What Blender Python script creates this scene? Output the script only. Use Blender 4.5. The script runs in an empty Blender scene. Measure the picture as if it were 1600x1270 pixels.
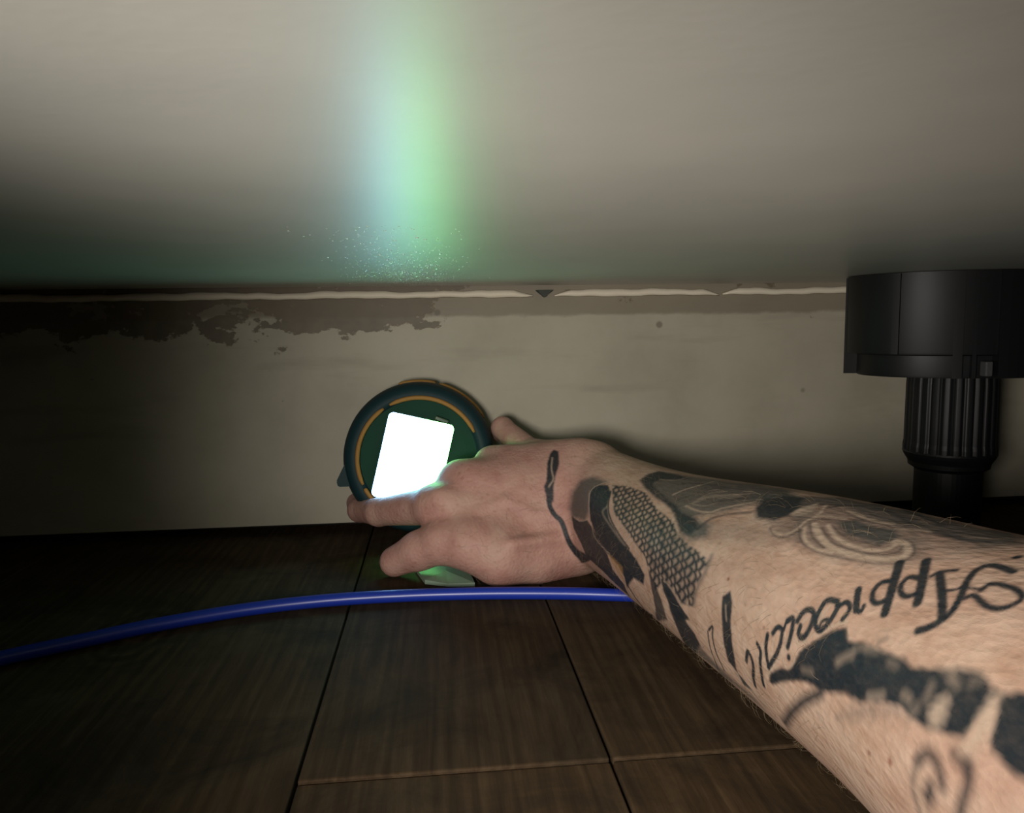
import bpy, bmesh, math, random
import numpy as np
from mathutils import Vector, Matrix

# ------------------------------------------------------------------ camera
IMG_W, IMG_H, FPX = 1600, 1270, 1170.0
CAM = Vector((0.0, 0.0, 0.1395))
Yc = Vector((-120.0, 126.0, 1170.0)).normalized()          # world +Y seen from the camera (right, up, forward)
Xc = Vector((1.0, 0.025, 0.0)); Xc.z = -(Xc.x*Yc.x + Xc.y*Yc.y)/Yc.z; Xc.normalize()
Zc = Xc.cross(Yc); Zc = -Zc if Zc.y < 0 else Zc
Rt = Vector((Xc.x, Yc.x, Zc.x)); Up = Vector((Xc.y, Yc.y, Zc.y)); Fw = Vector((Xc.z, Yc.z, Zc.z))
scene = bpy.context.scene
COL = scene.collection
cd = bpy.data.cameras.new('camera'); cam = bpy.data.objects.new('camera', cd); COL.objects.link(cam)
cd.sensor_width = 36.0; cd.lens = 36.0*FPX/IMG_W; cd.clip_start = 0.004; cd.clip_end = 20
m = Matrix.Identity(4)
for r in range(3):
    m[r][0] = Rt[r]; m[r][1] = Up[r]; m[r][2] = -Fw[r]; m[r][3] = CAM[r]
cam.matrix_world = m
scene.camera = cam

def at(px, py, d):
    """real-world point seen at pixel (px,py), d millimetres in front of the camera"""
    d = d/1000.0
    return CAM + Rt*((px-800.0)/FPX*d) + Up*((635.0-py)/FPX*d) + Fw*d

# ------------------------------------------------------------------ world, light, exposure
w = bpy.data.worlds.new('dim_room'); scene.world = w; w.use_nodes = True
w.node_tree.nodes['Background'].inputs[0].default_value = (1.0, 0.95, 0.86, 1)
w.node_tree.nodes['Background'].inputs[1].default_value = 0.018
vs = scene.view_settings
vs.view_transform = 'Standard'; vs.look = 'None'; vs.gamma = 1.0; vs.use_curve_mapping = False; vs.exposure = 0.0

LP = Vector((-0.064, -0.034, 0.116))                        # phone torch a hand's breadth beside the lens
ld = bpy.data.lights.new('torch', 'SPOT'); lo = bpy.data.objects.new('torch', ld); COL.objects.link(lo)
ld.energy = 5.2; ld.color = (1.0, 0.95, 0.88); ld.shadow_soft_size = 0.034
ld.spot_size = math.radians(2*40); ld.spot_blend = 1.0
lo.location = LP
_a, _e = 0.44, -0.085
lo.rotation_euler = Vector((math.sin(_a)*math.cos(_e), math.cos(_a)*math.cos(_e), math.sin(_e))).to_track_quat('-Z', 'Y').to_euler()

# ------------------------------------------------------------------ helpers
FLOOR, CEIL, WALL = 0.0, 0.1655, 0.510
rng = random.Random(7)

def nd(nt, typ, loc=(0, 0), **kw):
    n = nt.nodes.new(typ); n.location = loc
    for k, v in kw.items():
        if k in n.inputs: n.inputs[k].default_value = v
        else: setattr(n, k, v)
    return n

def mat(name, col=(0.5, 0.5, 0.5), rough=0.5, metal=0.0, spec=0.5):
    mt = bpy.data.materials.new(name); mt.use_nodes = True
    b = mt.node_tree.nodes['Principled BSDF']
    b.inputs['Base Color'].default_value = (*col, 1); b.inputs['Roughness'].default_value = rough
    b.inputs['Metallic'].default_value = metal; b.inputs['Specular IOR Level'].default_value = spec
    return mt, mt.node_tree, b

def ramp(nt, stops, interp='LINEAR'):
    n = nt.nodes.new('ShaderNodeValToRGB'); cr = n.color_ramp; cr.interpolation = interp
    while len(cr.elements) < len(stops): cr.elements.new(0.5)
    for e, (p, c) in zip(cr.elements, stops):
        e.position = p; e.color = (*c, 1) if len(c) == 3 else c
    return n

def mixc(nt, fac, a, b, blend='MIX'):
    n = nt.nodes.new('ShaderNodeMix'); n.data_type = 'RGBA'; n.blend_type = blend
    for sock, v in ((n.inputs[0], fac), (n.inputs[6], a), (n.inputs[7], b)):
        if hasattr(v, 'links'): nt.links.new(v, sock)
        elif isinstance(v, (int, float)): sock.default_value = v
        else: sock.default_value = (*v, 1)
    return n.outputs[2]

def mth(nt, op, a, b=None, c=None, clamp=False):
    n = nt.nodes.new('ShaderNodeMath'); n.operation = op; n.use_clamp = clamp
    for i, v in enumerate((a, b, c)):
        if v is None: continue
        if hasattr(v, 'links'): nt.links.new(v, n.inputs[i])
        else: n.inputs[i].default_value = v
    return n.outputs[0]

def coords(nt, scale=(1, 1, 1), obj=True, loc=(0, 0, 0)):
    tc = nt.nodes.new('ShaderNodeTexCoord'); mp = nt.nodes.new('ShaderNodeMapping')
    mp.inputs['Scale'].default_value = scale; mp.inputs['Location'].default_value = loc
    nt.links.new(tc.outputs['Object' if obj else 'Generated'], mp.inputs[0]); return mp.outputs[0]

def noise(nt, vec, scale, detail=4, rough=0.55, dist=0.0):
    n = nt.nodes.new('ShaderNodeTexNoise'); n.inputs['Scale'].default_value = scale
    n.inputs['Detail'].default_value = detail; n.inputs['Roughness'].default_value = rough
    n.inputs['Distortion'].default_value = dist; nt.links.new(vec, n.inputs['Vector']); return n.outputs['Fac']

def bump(nt, bsdf, h, strength, dist):
    n = nt.nodes.new('ShaderNodeBump'); n.inputs['Strength'].default_value = strength
    n.inputs['Distance'].default_value = dist; nt.links.new(h, n.inputs['Height'])
    nt.links.new(n.outputs[0], bsdf.inputs['Normal']); return n

def link(name, bm_or_mesh, material=None, parent=None, smooth=False, loc=None):
    if isinstance(bm_or_mesh, bmesh.types.BMesh):
        me = bpy.data.meshes.new(name); bmesh.ops.recalc_face_normals(bm_or_mesh, faces=bm_or_mesh.faces)
        bm_or_mesh.to_mesh(me); bm_or_mesh.free()
    else: me = bm_or_mesh
    o = bpy.data.objects.new(name, me); COL.objects.link(o)
    if material and not me.materials: me.materials.append(material)
    if smooth:
        for p in me.polygons: p.use_smooth = True
    if parent: o.parent = parent
    if loc is not None: o.location = loc
    return o

def tag(o, label=None, cat=None, group=None, kind=None):
    for k, v in (('label', label), ('category', cat), ('group', group), ('kind', kind)):
        if v: o[k] = v
    return o

def empty(name, loc, rot=None):
    o = bpy.data.objects.new(name, None); COL.objects.link(o); o.location = loc
    if rot: o.rotation_euler = rot
    o.empty_display_size = 0.01
    return o

def box(bm, x0, x1, y0, y1, z0, z1, bev=0.0, seg=1):
    g = bmesh.ops.create_cube(bm, size=1)
    vs_ = g['verts']
    for v in vs_:
        v.co = Vector((x0 + (v.co.x+.5)*(x1-x0), y0 + (v.co.y+.5)*(y1-y0), z0 + (v.co.z+.5)*(z1-z0)))
    if bev > 0:
        es = list({e for v in vs_ for e in v.link_edges})
        bmesh.ops.bevel(bm, geom=es, offset=bev, segments=seg, affect='EDGES', profile=0.5)

def lathe(bm, prof, seg=64, axis='Z', cap=True, rfun=None):
    """prof: list of (radius, height); closed rings joined; rfun(angle, i) scales the radius"""
    rings = []
    for i, (r, h) in enumerate(prof):
        ring = []
        for k in range(seg):
            a = 2*math.pi*k/seg; rr = r*(rfun(a, i) if rfun else 1)
            p = (rr*math.cos(a), rr*math.sin(a), h) if axis == 'Z' else (rr*math.cos(a), -h, rr*math.sin(a))
            ring.append(bm.verts.new(p))
        rings.append(ring)
    for a, b in zip(rings, rings[1:]):
        for k in range(seg):
            bm.faces.new((a[k], a[(k+1) % seg], b[(k+1) % seg], b[k]))
    if cap:
        bm.faces.new(rings[0][::-1]); bm.faces.new(rings[-1])

def arc_tube(bm, R, h, a0, a1, rt, n=40, m_=8, flat=1.0):
    """tube of section radius rt along an arc of radius R, in the XZ plane at y=-h"""
    rings = []
    for i in range(n+1):
        a = a0 + (a1-a0)*i/n; ring = []
        end = min(1.0, 6.0*min(i, n-i)/n + 0.55)
        for k in range(m_):
            t = 2*math.pi*k/m_
            rr = R + rt*end*math.cos(t)
            ring.append(bm.verts.new((rr*math.cos(a), -h - rt*flat*end*math.sin(t), rr*math.sin(a))))
        rings.append(ring)
    for p, q in zip(rings, rings[1:]):
        for k in range(m_): bm.faces.new((p[k], p[(k+1) % m_], q[(k+1) % m_], q[k]))
    bm.faces.new(rings[0]); bm.faces.new(rings[-1][::-1])

def catmull(pts, n):
    pts = [Vector(p) for p in pts]; P = [2*pts[0]-pts[1]] + pts + [2*pts[-1]-pts[-2]]; out = []
    for i in range(1, len(P)-2):
        for k in range(n):
            t = k/n
            out.append(0.5*((2*P[i]) + (-P[i-1]+P[i+1])*t + (2*P[i-1]-5*P[i]+4*P[i+1]-P[i+2])*t*t + (-P[i-1]+3*P[i]-3*P[i+1]+P[i+2])*t**3))
    out.append(pts[-1]); return out

def tube(bm, path, rad, m_=12):
    rings = []; up = Vector((0, 0, 1))
    for i, p in enumerate(path):
        t = (path[min(i+1, len(path)-1)] - path[max(i-1, 0)]).normalized()
        s = t.cross(up).normalized(); u = s.cross(t)
        r = rad(i/(len(path)-1)) if callable(rad) else rad
        rings.append([bm.verts.new(p + (s*math.cos(2*math.pi*k/m_) + u*math.sin(2*math.pi*k/m_))*r) for k in range(m_)])
    for a, b in zip(rings, rings[1:]):
        for k in range(m_): bm.faces.new((a[k], a[(k+1) % m_], b[(k+1) % m_], b[k]))
    bm.faces.new(rings[0][::-1]); bm.faces.new(rings[-1])

# ------------------------------------------------------------------ materials of the setting
def make_panel_mat():
    mt, nt, b = mat('satin_laminate', (0.60, 0.565, 0.50), 0.50, spec=0.8)
    v = coords(nt)
    n = noise(nt, v, 30, 3)
    r = ramp(nt, [(0.3, (0.40, 0.385, 0.345)), (0.7, (0.44, 0.42, 0.375))]); nt.links.new(n, r.inputs[0])
    nt.links.new(r.outputs[0], b.inputs['Base Color'])
    b.inputs['Coat Weight'].default_value = 0.5; b.inputs['Coat Roughness'].default_value = 0.34
    dr = nt.nodes.new('ShaderNodeTexVoronoi'); dr.inputs['Scale'].default_value = 520; nt.links.new(v, dr.inputs['Vector'])
    h = mth(nt, 'ADD', mth(nt, 'MULTIPLY', noise(nt, v, 260, 3), 1.0), mth(nt, 'MULTIPLY', dr.outputs['Distance'], 0.8))
    bump(nt, b, h, 0.035, 0.0004)
    return mt

def make_wall_mat():
    mt, nt, b = mat('aged_painted_board', (0.40, 0.36, 0.27), 0.6)
    tc = nt.nodes.new('ShaderNodeTexCoord'); v = tc.outputs['Object']
    sp = nt.nodes.new('ShaderNodeSeparateXYZ'); nt.links.new(v, sp.inputs[0])
    x, z = sp.outputs[0], sp.outputs[2]
    n1 = noise(nt, v, 14, 5, 0.6)
    paint = ramp(nt, [(0.3, (0.36, 0.325, 0.245)), (0.55, (0.43, 0.39, 0.30)), (0.75, (0.46, 0.42, 0.33))]); nt.links.new(n1, paint.inputs[0])
    # long faint dirt streaks
    mp = nt.nodes.new('ShaderNodeMapping'); mp.inputs['Scale'].default_value = (9, 1, 60); mp.inputs['Rotation'].default_value = (0, -0.2, 0); nt.links.new(v, mp.inputs[0])
    st = ramp(nt, [(0.55, (0, 0, 0)), (0.75, (1, 1, 1))]); nt.links.new(noise(nt, mp.outputs[0], 1.0, 4), st.inputs[0])
    c = mixc(nt, mth(nt, 'MULTIPLY', st.outputs[0], 0.35), paint.outputs[0], (0.20, 0.165, 0.11))
    # bare brown strip along the top of the board and paint flaked off below it
    mp2 = nt.nodes.new('ShaderNodeMapping'); mp2.inputs['Scale'].default_value = (1.0, 1, 1.6); nt.links.new(v, mp2.inputs[0])
    n2 = noise(nt, mp2.outputs[0], 46, 5, 0.62)
    # strength grows to the left of the picture and towards the top of the board
    hgt = nt.nodes.new('ShaderNodeMapRange'); hgt.inputs[1].default_value = 0.112; hgt.inputs[2].default_value = 0.142; nt.links.new(z, hgt.inputs[0])
    lft = nt.nodes.new('ShaderNodeMapRange'); lft.inputs[1].default_value = 0.03; lft.inputs[2].default_value = -0.02; lft.inputs[3].default_value = 0.0; lft.inputs[4].default_value = 0.26; nt.links.new(x, lft.inputs[0])
    flake = mth(nt, 'ADD', mth(nt, 'ADD', n2, mth(nt, 'MULTIPLY', mth(nt, 'POWER', hgt.outputs[0], 1.6), 0.30)), lft.outputs[0])
    fl = ramp(nt, [(0.955, (0, 0, 0)), (0.985, (1, 1, 1))]); nt.links.new(flake, fl.inputs[0])
    top = ramp(nt, [(0.1445/0.2, (0, 0, 0)), (0.1465/0.2, (1, 1, 1))])
    nt.links.new(mth(nt, 'ADD', mth(nt, 'MULTIPLY', z, 5.0), mth(nt, 'MULTIPLY', mth(nt, 'SUBTRACT', n2, 0.5), 0.03)), top.inputs[0])
    brown = ramp(nt, [(0.3, (0.055, 0.036, 0.018)), (0.7, (0.12, 0.085, 0.048))]); nt.links.new(noise(nt, v, 90, 3), brown.inputs[0])
    c = mixc(nt, mth(nt, 'MULTIPLY', fl.outputs[0], 0.75), c, brown.outputs[0])
    c = mixc(nt, mth(nt, 'MULTIPLY', top.outputs[0], 0.62), c, (0.15, 0.115, 0.07))
    # a few dark specks
    vo = nt.nodes.new('ShaderNodeTexVoronoi'); vo.inputs['Scale'].default_value = 21; nt.links.new(v, vo.inputs['Vector'])
    sk = ramp(nt, [(0.035, (1, 1, 1)), (0.06, (0, 0, 0))]); nt.links.new(vo.outputs['Distance'], sk.inputs[0])
    c = mixc(nt, mth(nt, 'MULTIPLY', sk.outputs[0], 0.6), c, (0.10, 0.08, 0.05))
    nt.links.new(c, b.inputs['Base Color'])
    h = mth(nt, 'SUBTRACT', mth(nt, 'MULTIPLY', noise(nt, v, 120, 4), 0.4), mth(nt, 'MULTIPLY', fl.outputs[0], 0.6))
    bump(nt, b, h, 0.4, 0.0008)
    return mt

def make_plank_mat():
    mt, nt, b = mat('old_brown_floorboard', (0.09, 0.06, 0.035), 0.8, spec=0.15)
    oi = nt.nodes.new('ShaderNodeObjectInfo'); tc = nt.nodes.new('ShaderNodeTexCoord')
    ad = nt.nodes.new('ShaderNodeVectorMath'); ad.operation = 'ADD'
    cx = nt.nodes.new('ShaderNodeCombineXYZ'); nt.links.new(mth(nt, 'MULTIPLY', oi.outputs['Random'], 7.0), cx.inputs[1]); nt.links.new(mth(nt, 'MULTIPLY', oi.outputs['Random'], 3.0), cx.inputs[0])
    nt.links.new(tc.outputs['Object'], ad.inputs[0]); nt.links.new(cx.outputs[0], ad.inputs[1])
    mp = nt.nodes.new('ShaderNodeMapping'); mp.inputs['Scale'].default_value = (1.0, 0.055, 1.0); nt.links.new(ad.outputs[0], mp.inputs[0])
    wv = nt.nodes.new('ShaderNodeTexWave'); wv.wave_type = 'BANDS'; wv.bands_direction = 'X'
    wv.inputs['Scale'].default_value = 46; wv.inputs['Distortion'].default_value = 9; wv.inputs['Detail'].default_value = 4; wv.inputs['Detail Scale'].default_value = 2.2
    nt.links.new(mp.outputs[0], wv.inputs['Vector'])
    fine = noise(nt, mp.outputs[0], 300, 5, 0.75)
    grain = mth(nt, 'ADD', mth(nt, 'MULTIPLY', wv.outputs['Fac'], 0.16), mth(nt, 'MULTIPLY', fine, 0.84))
    r = ramp(nt, [(0.3, (0.040, 0.024, 0.012)), (0.5, (0.062, 0.038, 0.019)), (0.72, (0.094, 0.060, 0.032))]); nt.links.new(grain, r.inputs[0])
    # knots: growth rings round sparse points
    mk = nt.nodes.new('ShaderNodeMapping'); mk.inputs['Scale'].default_value = (1.0, 0.55, 1.0); nt.links.new(ad.outputs[0], mk.inputs[0])
    kv = nt.nodes.new('ShaderNodeTexVoronoi'); kv.inputs['Scale'].default_value = 8.0; nt.links.new(mk.outputs[0], kv.inputs['Vector'])
    kd = mth(nt, 'ADD', kv.outputs['Distance'], mth(nt, 'MULTIPLY', noise(nt, ad.outputs[0], 60, 3), 0.06))
    rings = mth(nt, 'ADD', mth(nt, 'MULTIPLY', mth(nt, 'SINE', mth(nt, 'MULTIPLY', kd, 150.0)), 0.5), 0.5)
    km = ramp(nt, [(0.10, (1, 1, 1)), (0.24, (0, 0, 0))]); nt.links.new(kd, km.inputs[0])
    grain = mth(nt, 'ADD', mth(nt, 'MULTIPLY', grain, mth(nt, 'SUBTRACT', 1.0, mth(nt, 'MULTIPLY', km.outputs[0], 0.45))), mth(nt, 'MULTIPLY', mth(nt, 'MULTIPLY', rings, km.outputs[0]), 0.42))
    nt.links.new(grain, r.inputs[0])
    # pale worn patches and dark grime
    pt = ramp(nt, [(0.52, (0, 0, 0)), (0.72, (1, 1, 1))]); nt.links.new(noise(nt, ad.outputs[0], 17, 5, 0.6), pt.inputs[0])
    c = mixc(nt, mth(nt, 'MULTIPLY', pt.outputs[0], 0.5), r.outputs[0], (0.105, 0.080, 0.048))
    gr = ramp(nt, [(0.45, (0, 0, 0)), (0.7, (1, 1, 1))]); nt.links.new(noise(nt, ad.outputs[0], 20, 6, 0.68, 0.8), gr.inputs[0])
    c = mixc(nt, mth(nt, 'MULTIPLY', gr.outputs[0], 0.75), c, (0.016, 0.011, 0.007))
    # per board tone
    tone = ramp(nt, [(0.0, (0.75, 0.75, 0.75)), (1.0, (1.15, 1.12, 1.05))]); nt.links.new(oi.outputs['Random'], tone.inputs[0])
    c = mixc(nt, 1.0, c, tone.outputs[0], 'MULTIPLY')
    nt.links.new(c, b.inputs['Base Color'])
    bump(nt, b, mth(nt, 'ADD', grain, mth(nt, 'MULTIPLY', gr.outputs[0], -0.5)), 0.4, 0.0006)
    return mt

M_panel, M_wall, M_plank = make_panel_mat(), make_wall_mat(), make_plank_mat()
M_dark = mat('grimy_subfloor_and_backing', (0.012, 0.009, 0.007), 0.9)[0]

# ------------------------------------------------------------------ the setting
bm = bmesh.new(); box(bm, -1.1, 1.1, -1.2, WALL+0.03, -0.03, -0.012)
floor = tag(link('floor', bm, M_dark), 'dark worn wooden board floor under the cabinet', kind='structure')
BW, X0 = 0.0995, -0.0465
JOINT = 0.2235
edges = [X0 + BW*k for k in range(-10, 12) if k not in (-1, -4, -6, 4, 7)]
random.seed(5)
for k, (xa, xb) in enumerate(zip(edges, edges[1:])):
    for (ya, yb, zt) in ((-1.2, WALL+0.022, 0.0),) if k % 4 == 2 else ((JOINT+0.0003, WALL+0.022, 0.0), (-1.2, JOINT-0.0003, -0.0007)):
        L = yb-ya; bm = bmesh.new()
        box(bm, -(xb-xa)/2+0.0005, (xb-xa)/2-0.0005, -L/2, L/2, -0.012, 0.0, 0.0007, 2)
        o = link('plank', bm, M_plank, floor); o.location = ((xa+xb)/2, (ya+yb)/2, zt + random.uniform(-0.0003, 0.0003))

bm = bmesh.new(); box(bm, -1.1, 1.1, WALL, WALL+0.02, 0.0065, 0.30)
tag(link('wall_back', bm, M_wall), 'stained beige painted board at the back', kind='structure')
bm = bmesh.new(); box(bm, -1.1, 1.1, WALL+0.024, WALL+0.034, -0.012, 0.30)  # dark backing added so the gap under the back board stays black
tag(link('wall_gap_backing', bm, M_dark), 'added dark backing that keeps the gap under the beige board black', kind='structure')
for nm, xa in (('wall_left', -1.1), ('wall_right', 1.08)):
    bm = bmesh.new(); box(bm, xa, xa+0.02, -0.12, WALL, 0.0, CEIL); tag(link(nm, bm, M_wall), kind='structure')
bm = bmesh.new(); box(bm, -1.1, 1.1, -0.14, WALL+0.034, 0.30, 0.31); tag(link('light_leak_cover', bm, M_dark), kind='structure')  # unseen slab added to stop room light leaking in from above
bm = bmesh.new(); box(bm, -1.1, 1.1, -0.14, WALL-0.010, CEIL, CEIL+0.018, 0.0012, 2)
tag(link('ceiling', bm, M_panel), 'pale satin underside of the cabinet overhead', kind='structure')

# ------------------------------------------------------------------ chipped bright batten along the top of the back board
M_batten = mat('bare_pale_batten', (0.80, 0.71, 0.56), 0.6)[0]
def wall_x(px, py=462):
    p = at(px, py, 500); dvec = p-CAM; return (CAM + dvec*((WALL-CAM.y)/dvec.y)).x
def batten(name, xa, xb, n, seed):
    r = random.Random(seed); bm = bmesh.new(); rows = []
    ph = [r.uniform(0, 6.28) for _ in range(4)]
    for i in range(n+1):
        t = i/n; x = xa+(xb-xa)*t
        e = min(1.0, min(t, 1-t)*(xb-xa)/0.012)
        lo_ = 0.1580 + 0.00025*math.sin(x*90+ph[0]) + 0.0002*math.sin(x*310+ph[1]) + r.uniform(-1, 1)*0.00008
        hi_ = lo_ + (0.0048 + 0.0004*math.sin(x*60+ph[2]) + 0.00025*math.sin(x*170+ph[3]))*(0.25+0.75*e)
        pr = 0.0035*(0.5+0.5*e)
        rows.append([bm.verts.new(c) for c in ((x, WALL-0.0002, lo_), (x, WALL-pr, lo_+0.0003), (x, WALL-pr-0.0004, (lo_+hi_)/2), (x, WALL-pr+0.0006, hi_-0.0003), (x, WALL-0.0002, hi_))])
    for a, b in zip(rows, rows[1:]):
        for k in range(5): bm.faces.new((a[k], a[(k+1) % 5], b[(k+1) % 5], b[k]))
    bm.faces.new(rows[0]); bm.faces.new(rows[-1][::-1])
    return link(name, bm, M_batten, smooth=True)
tag(batten('trim_1', -1.05, wall_x(832), 260, 1), 'pale thin strip running left along the board top', kind='structure')
tag(batten('trim_2', wall_x(866), wall_x(1122), 60, 2), 'pale thin strip above the hand', kind='structure')
tag(batten('trim_3', wall_x(1128), 1.05, 220, 4), 'pale thin strip running behind the black leg', kind='structure')
# dark clip sitting in the break of the strip
xc_ = wall_x(850); bm = bmesh.new()
pts = [(-0.0085, 0.1625), (0.0085, 0.1625), (0.003, 0.1603), (0.0012, 0.1577), (-0.0012, 0.1577), (-0.004, 0.1605)]
pts = [(x*0.75, z) for x, z in pts]
fr = [bm.verts.new((xc_+x, WALL-0.0045, z)) for x, z in pts]; bk = [bm.verts.new((xc_+x, WALL-0.0001, z)) for x, z in pts]
bm.faces.new(fr); bm.faces.new(bk[::-1])
for k in range(6): bm.faces.new((fr[k], fr[(k+1) % 6], bk[(k+1) % 6], bk[k]))
bmesh.ops.bevel(bm, geom=bm.edges[:], offset=0.0005, segments=2, affect='EDGES')
tag(link('panel_clip', bm, mat('dark_clip', (0.03, 0.033, 0.025), 0.6)[0]), 'small dark wedge in the break of the pale strip', 'clip')

# ------------------------------------------------------------------ adjustable black cabinet leg
M_black = mat('black_plastic', (0.006, 0.006, 0.0065), 0.5, spec=0.3)[0]
LD = 452
LEGP = at(1488, 600, LD); K = LD/FPX/1000.0
leg = tag(empty('cabinet_leg', (LEGP.x, LEGP.y, 0)), 'black plastic adjustable cabinet leg with a wide ribbed socket', 'cabinet leg')
def zz(py): return at(1488, py, LD).z
DEPTH = 0.74                                                # the socket is oval, flatter towards the wall
def oval(bm):
    for v_ in bm.verts: v_.co.y *= DEPTH
    return bm
bm = bmesh.new()
lathe(bm, [(0.030, zz(583)), (145*K, zz(583)), (146*K, zz(580)), (146*K, zz(551)), (162*K, zz(549)), (163*K, zz(546)), (163*K, CEIL-0.0004), (0.030, CEIL-0.0004)], 96)
sock = link('socket', oval(bm), M_black, leg, smooth=True)
sock.data.set_sharp_from_angle(angle=math.radians(35))
for a0, a1, r1, zb in [(-119, -114.5, 167, 583), (-110, -108, 165, 583), (-98, -69, 168, 583), (-52, -22, 168, 583), (-64, -62, 165, 583), (-12, 4, 167, 583), (20, 50, 166, 583), (130, 160, 166, 583), (-150, -146, 166, 549)]:
    bm = bmesh.new(); rows = []
    for i in range(7):
        a = math.radians(a0+(a1-a0)*i/6)
        rows.append([bm.verts.new((r*K*math.cos(a), r*K*math.sin(a), z)) for r, z in ((140, zz(zb)+0.0003), (r1, zz(zb)+0.0003), (r1, CEIL-0.0007), (140, CEIL-0.0007))])
    for p, q in zip(rows, rows[1:]):
        for k in range(4): bm.faces.new((p[k], p[(k+1) % 4], q[(k+1) % 4], q[k]))
    bm.faces.new(rows[0]); bm.faces.new(rows[-1][::-1])
    bmesh.ops.bevel(bm, geom=[e for e in bm.edges if len(e.link_faces) == 2 and e.calc_face_angle(0) > 0.7], offset=0.0007, segments=2, affect='EDGES')
    link('rib', oval(bm), M_black, sock)
bm = bmesh.new(); box(bm, -.0020, .0020, -0.0025, 0.0025, zz(579), zz(558), 0.0006, 2)
o = link('latch', bm, mat('grey_latch', (0.06, 0.06, 0.06), 0.35)[0], sock); a = math.radians(-103); o.location = (163*K*math.cos(a), 163*K*math.sin(a)*DEPTH, 0)
flute = lambda a, i: 1.0 - 0.045*(0.5+0.5*math.cos(a*26))**3
bm = bmesh.new(); lathe(bm, [(63*K, zz(582)), (64*K, zz(600)), (64.5*K, zz(690)), (65.5*K, zz(697)), (65.5*K, zz(706))], 26*10, rfun=flute)
link('fluted_barrel', bm, M_black, leg)
bm = bmesh.new(); lathe(bm, [(65*K, zz(704)), (66*K, zz(707)), (64*K, zz(712)), (58*K, zz(722)), (57*K, zz(729)), (48*K, zz(735))], 64)
link('collar', bm, M_black, leg)
bm = bmesh.new(); lathe(bm, [(48*K, zz(734)), (48*K, 0.012), (48*K, 0.008)], 48); link('lower_tube', bm, M_black, leg)
bm = bmesh.new(); lathe(bm, [(0.028, 0.0004), (0.0285, 0.002), (0.027, 0.006), (50*K, 0.010), (48.5*K, 0.011)], 48); link('foot', bm, M_black, leg)

# ------------------------------------------------------------------ blue hose on the floor
def on_floor(px, py, h=0.0033):
    dvec = at(px, py, 400)-CAM; return CAM + dvec*((h-CAM.z)/dvec.z)
mt, nt, b = mat('blue_pvc', (0.012, 0.035, 0.34), 0.33)
M_blue = mt
hp = [on_floor(px, py) for px, py in ((-330, 1105), (-180, 1072), (0, 1029), (120, 1003), (240, 977), (380, 953), (500, 939), (620, 931), (750, 927), (880, 927), (985, 930))]
hp += [on_floor(1080, 932), on_floor(1200, 932), on_floor(1400, 928), on_floor(1700, 925), on_floor(2100, 925)]
bm = bmesh.new(); tube(bm, catmull(hp, 12), 0.0032, 16)
tag(link('hose', bm, M_blue, smooth=True), 'thin glossy blue hose curving across the floorboards under the hand', 'hose')

# ------------------------------------------------------------------ round lamp with a glowing square panel
DC = at(655, 716, 466)
M_teal = mat('dark_teal_plastic', (0.008, 0.029, 0.034), 0.6, spec=0.25)[0]
M_face = mat('green_black_face', (0.016, 0.056, 0.036), 0.75, spec=0.12)[0]
M_orange = mat('orange_rubber', (0.33, 0.165, 0.04), 0.6, spec=0.3)[0]
mt, nt, b = mat('glowing_panel', (0.8, 0.8, 0.8), 0.3)
v = coords(nt, (1, 1, 1)); sp = nt.nodes.new('ShaderNodeSeparateXYZ'); nt.links.new(v, sp.inputs[0])
mr = nt.nodes.new('ShaderNodeMapRange'); mr.inputs[1].default_value = -0.021; mr.inputs[2].default_value = 0.021; nt.links.new(sp.outputs[0], mr.inputs[0])
rp = ramp(nt, [(0.0, (0.24, 0.48, 1.0)), (0.36, (0.30, 0.70, 0.85)), (0.60, (0.20, 1.0, 0.22)), (1.0, (0.20, 1.0, 0.22))]); nt.links.new(mr.outputs[0], rp.inputs[0])
nt.links.new(rp.outputs[0], b.inputs['Emission Color']); b.inputs['Emission Strength'].default_value = 15.0
M_glow = mt
aim = (CAM - DC).normalized(); aim = (aim + Vector((0.0, -1.4, 0.05))).normalized()      # faces roughly straight out of the wall
lamp = tag(empty('work_lamp', DC), 'round dark teal lamp with orange rings and a glowing square panel', 'lamp')
lamp.rotation_euler = (-aim).to_track_quat('Y', 'Z').to_euler()
# local frame: -Y towards the viewer, X right, Z up
bm = bmesh.new()
lathe(bm, [(0.030, -0.034), (0.043, -0.034), (0.0475, -0.030), (0.0480, -0.018), (0.0470, -0.006), (0.0440, 0.0006), (0.0400, 0.0018), (0.0370, 0.0010), (0.0355, -0.0035), (0.030, -0.0040)], 96, axis='Y')
body = link('body', bm, M_teal, lamp, smooth=True)
bm = bmesh.new(); lathe(bm, [(0.0005, -0.0010), (0.030, -0.0010), (0.0362, -0.0016), (0.0362, -0.0038), (0.0005, -0.0038)], 80, axis='Y'); link('face', bm, M_face, lamp)
def A(px, py): return math.atan2(716-py, px-655)
for a0, a1 in ((A(748, 675), A(612, 632)), (A(603, 638), math.pi*2+A(572, 752)), (math.pi*2+A(575, 757), math.pi*2+A(596, 787))):
    bm = bmesh.new(); arc_tube(bm, 0.0378, 0.0016, a0, a1, 0.0014, 40, 10, 0.8); link('orange_ring', bm, M_orange, body, smooth=True)
for a0, a1 in ((A(757, 660), A(690, 600)), (A(684, 599), A(625, 602))):
    bm = bmesh.new(); arc_tube(bm, 0.0482, -0.020, a0, a1, 0.0013, 30, 10); link('orange_band', bm, M_orange, body, smooth=True)
bm = bmesh.new(); box(bm, -0.0205, 0.0205, -0.0004, 0.0012, -0.0265, 0.0265)
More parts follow.
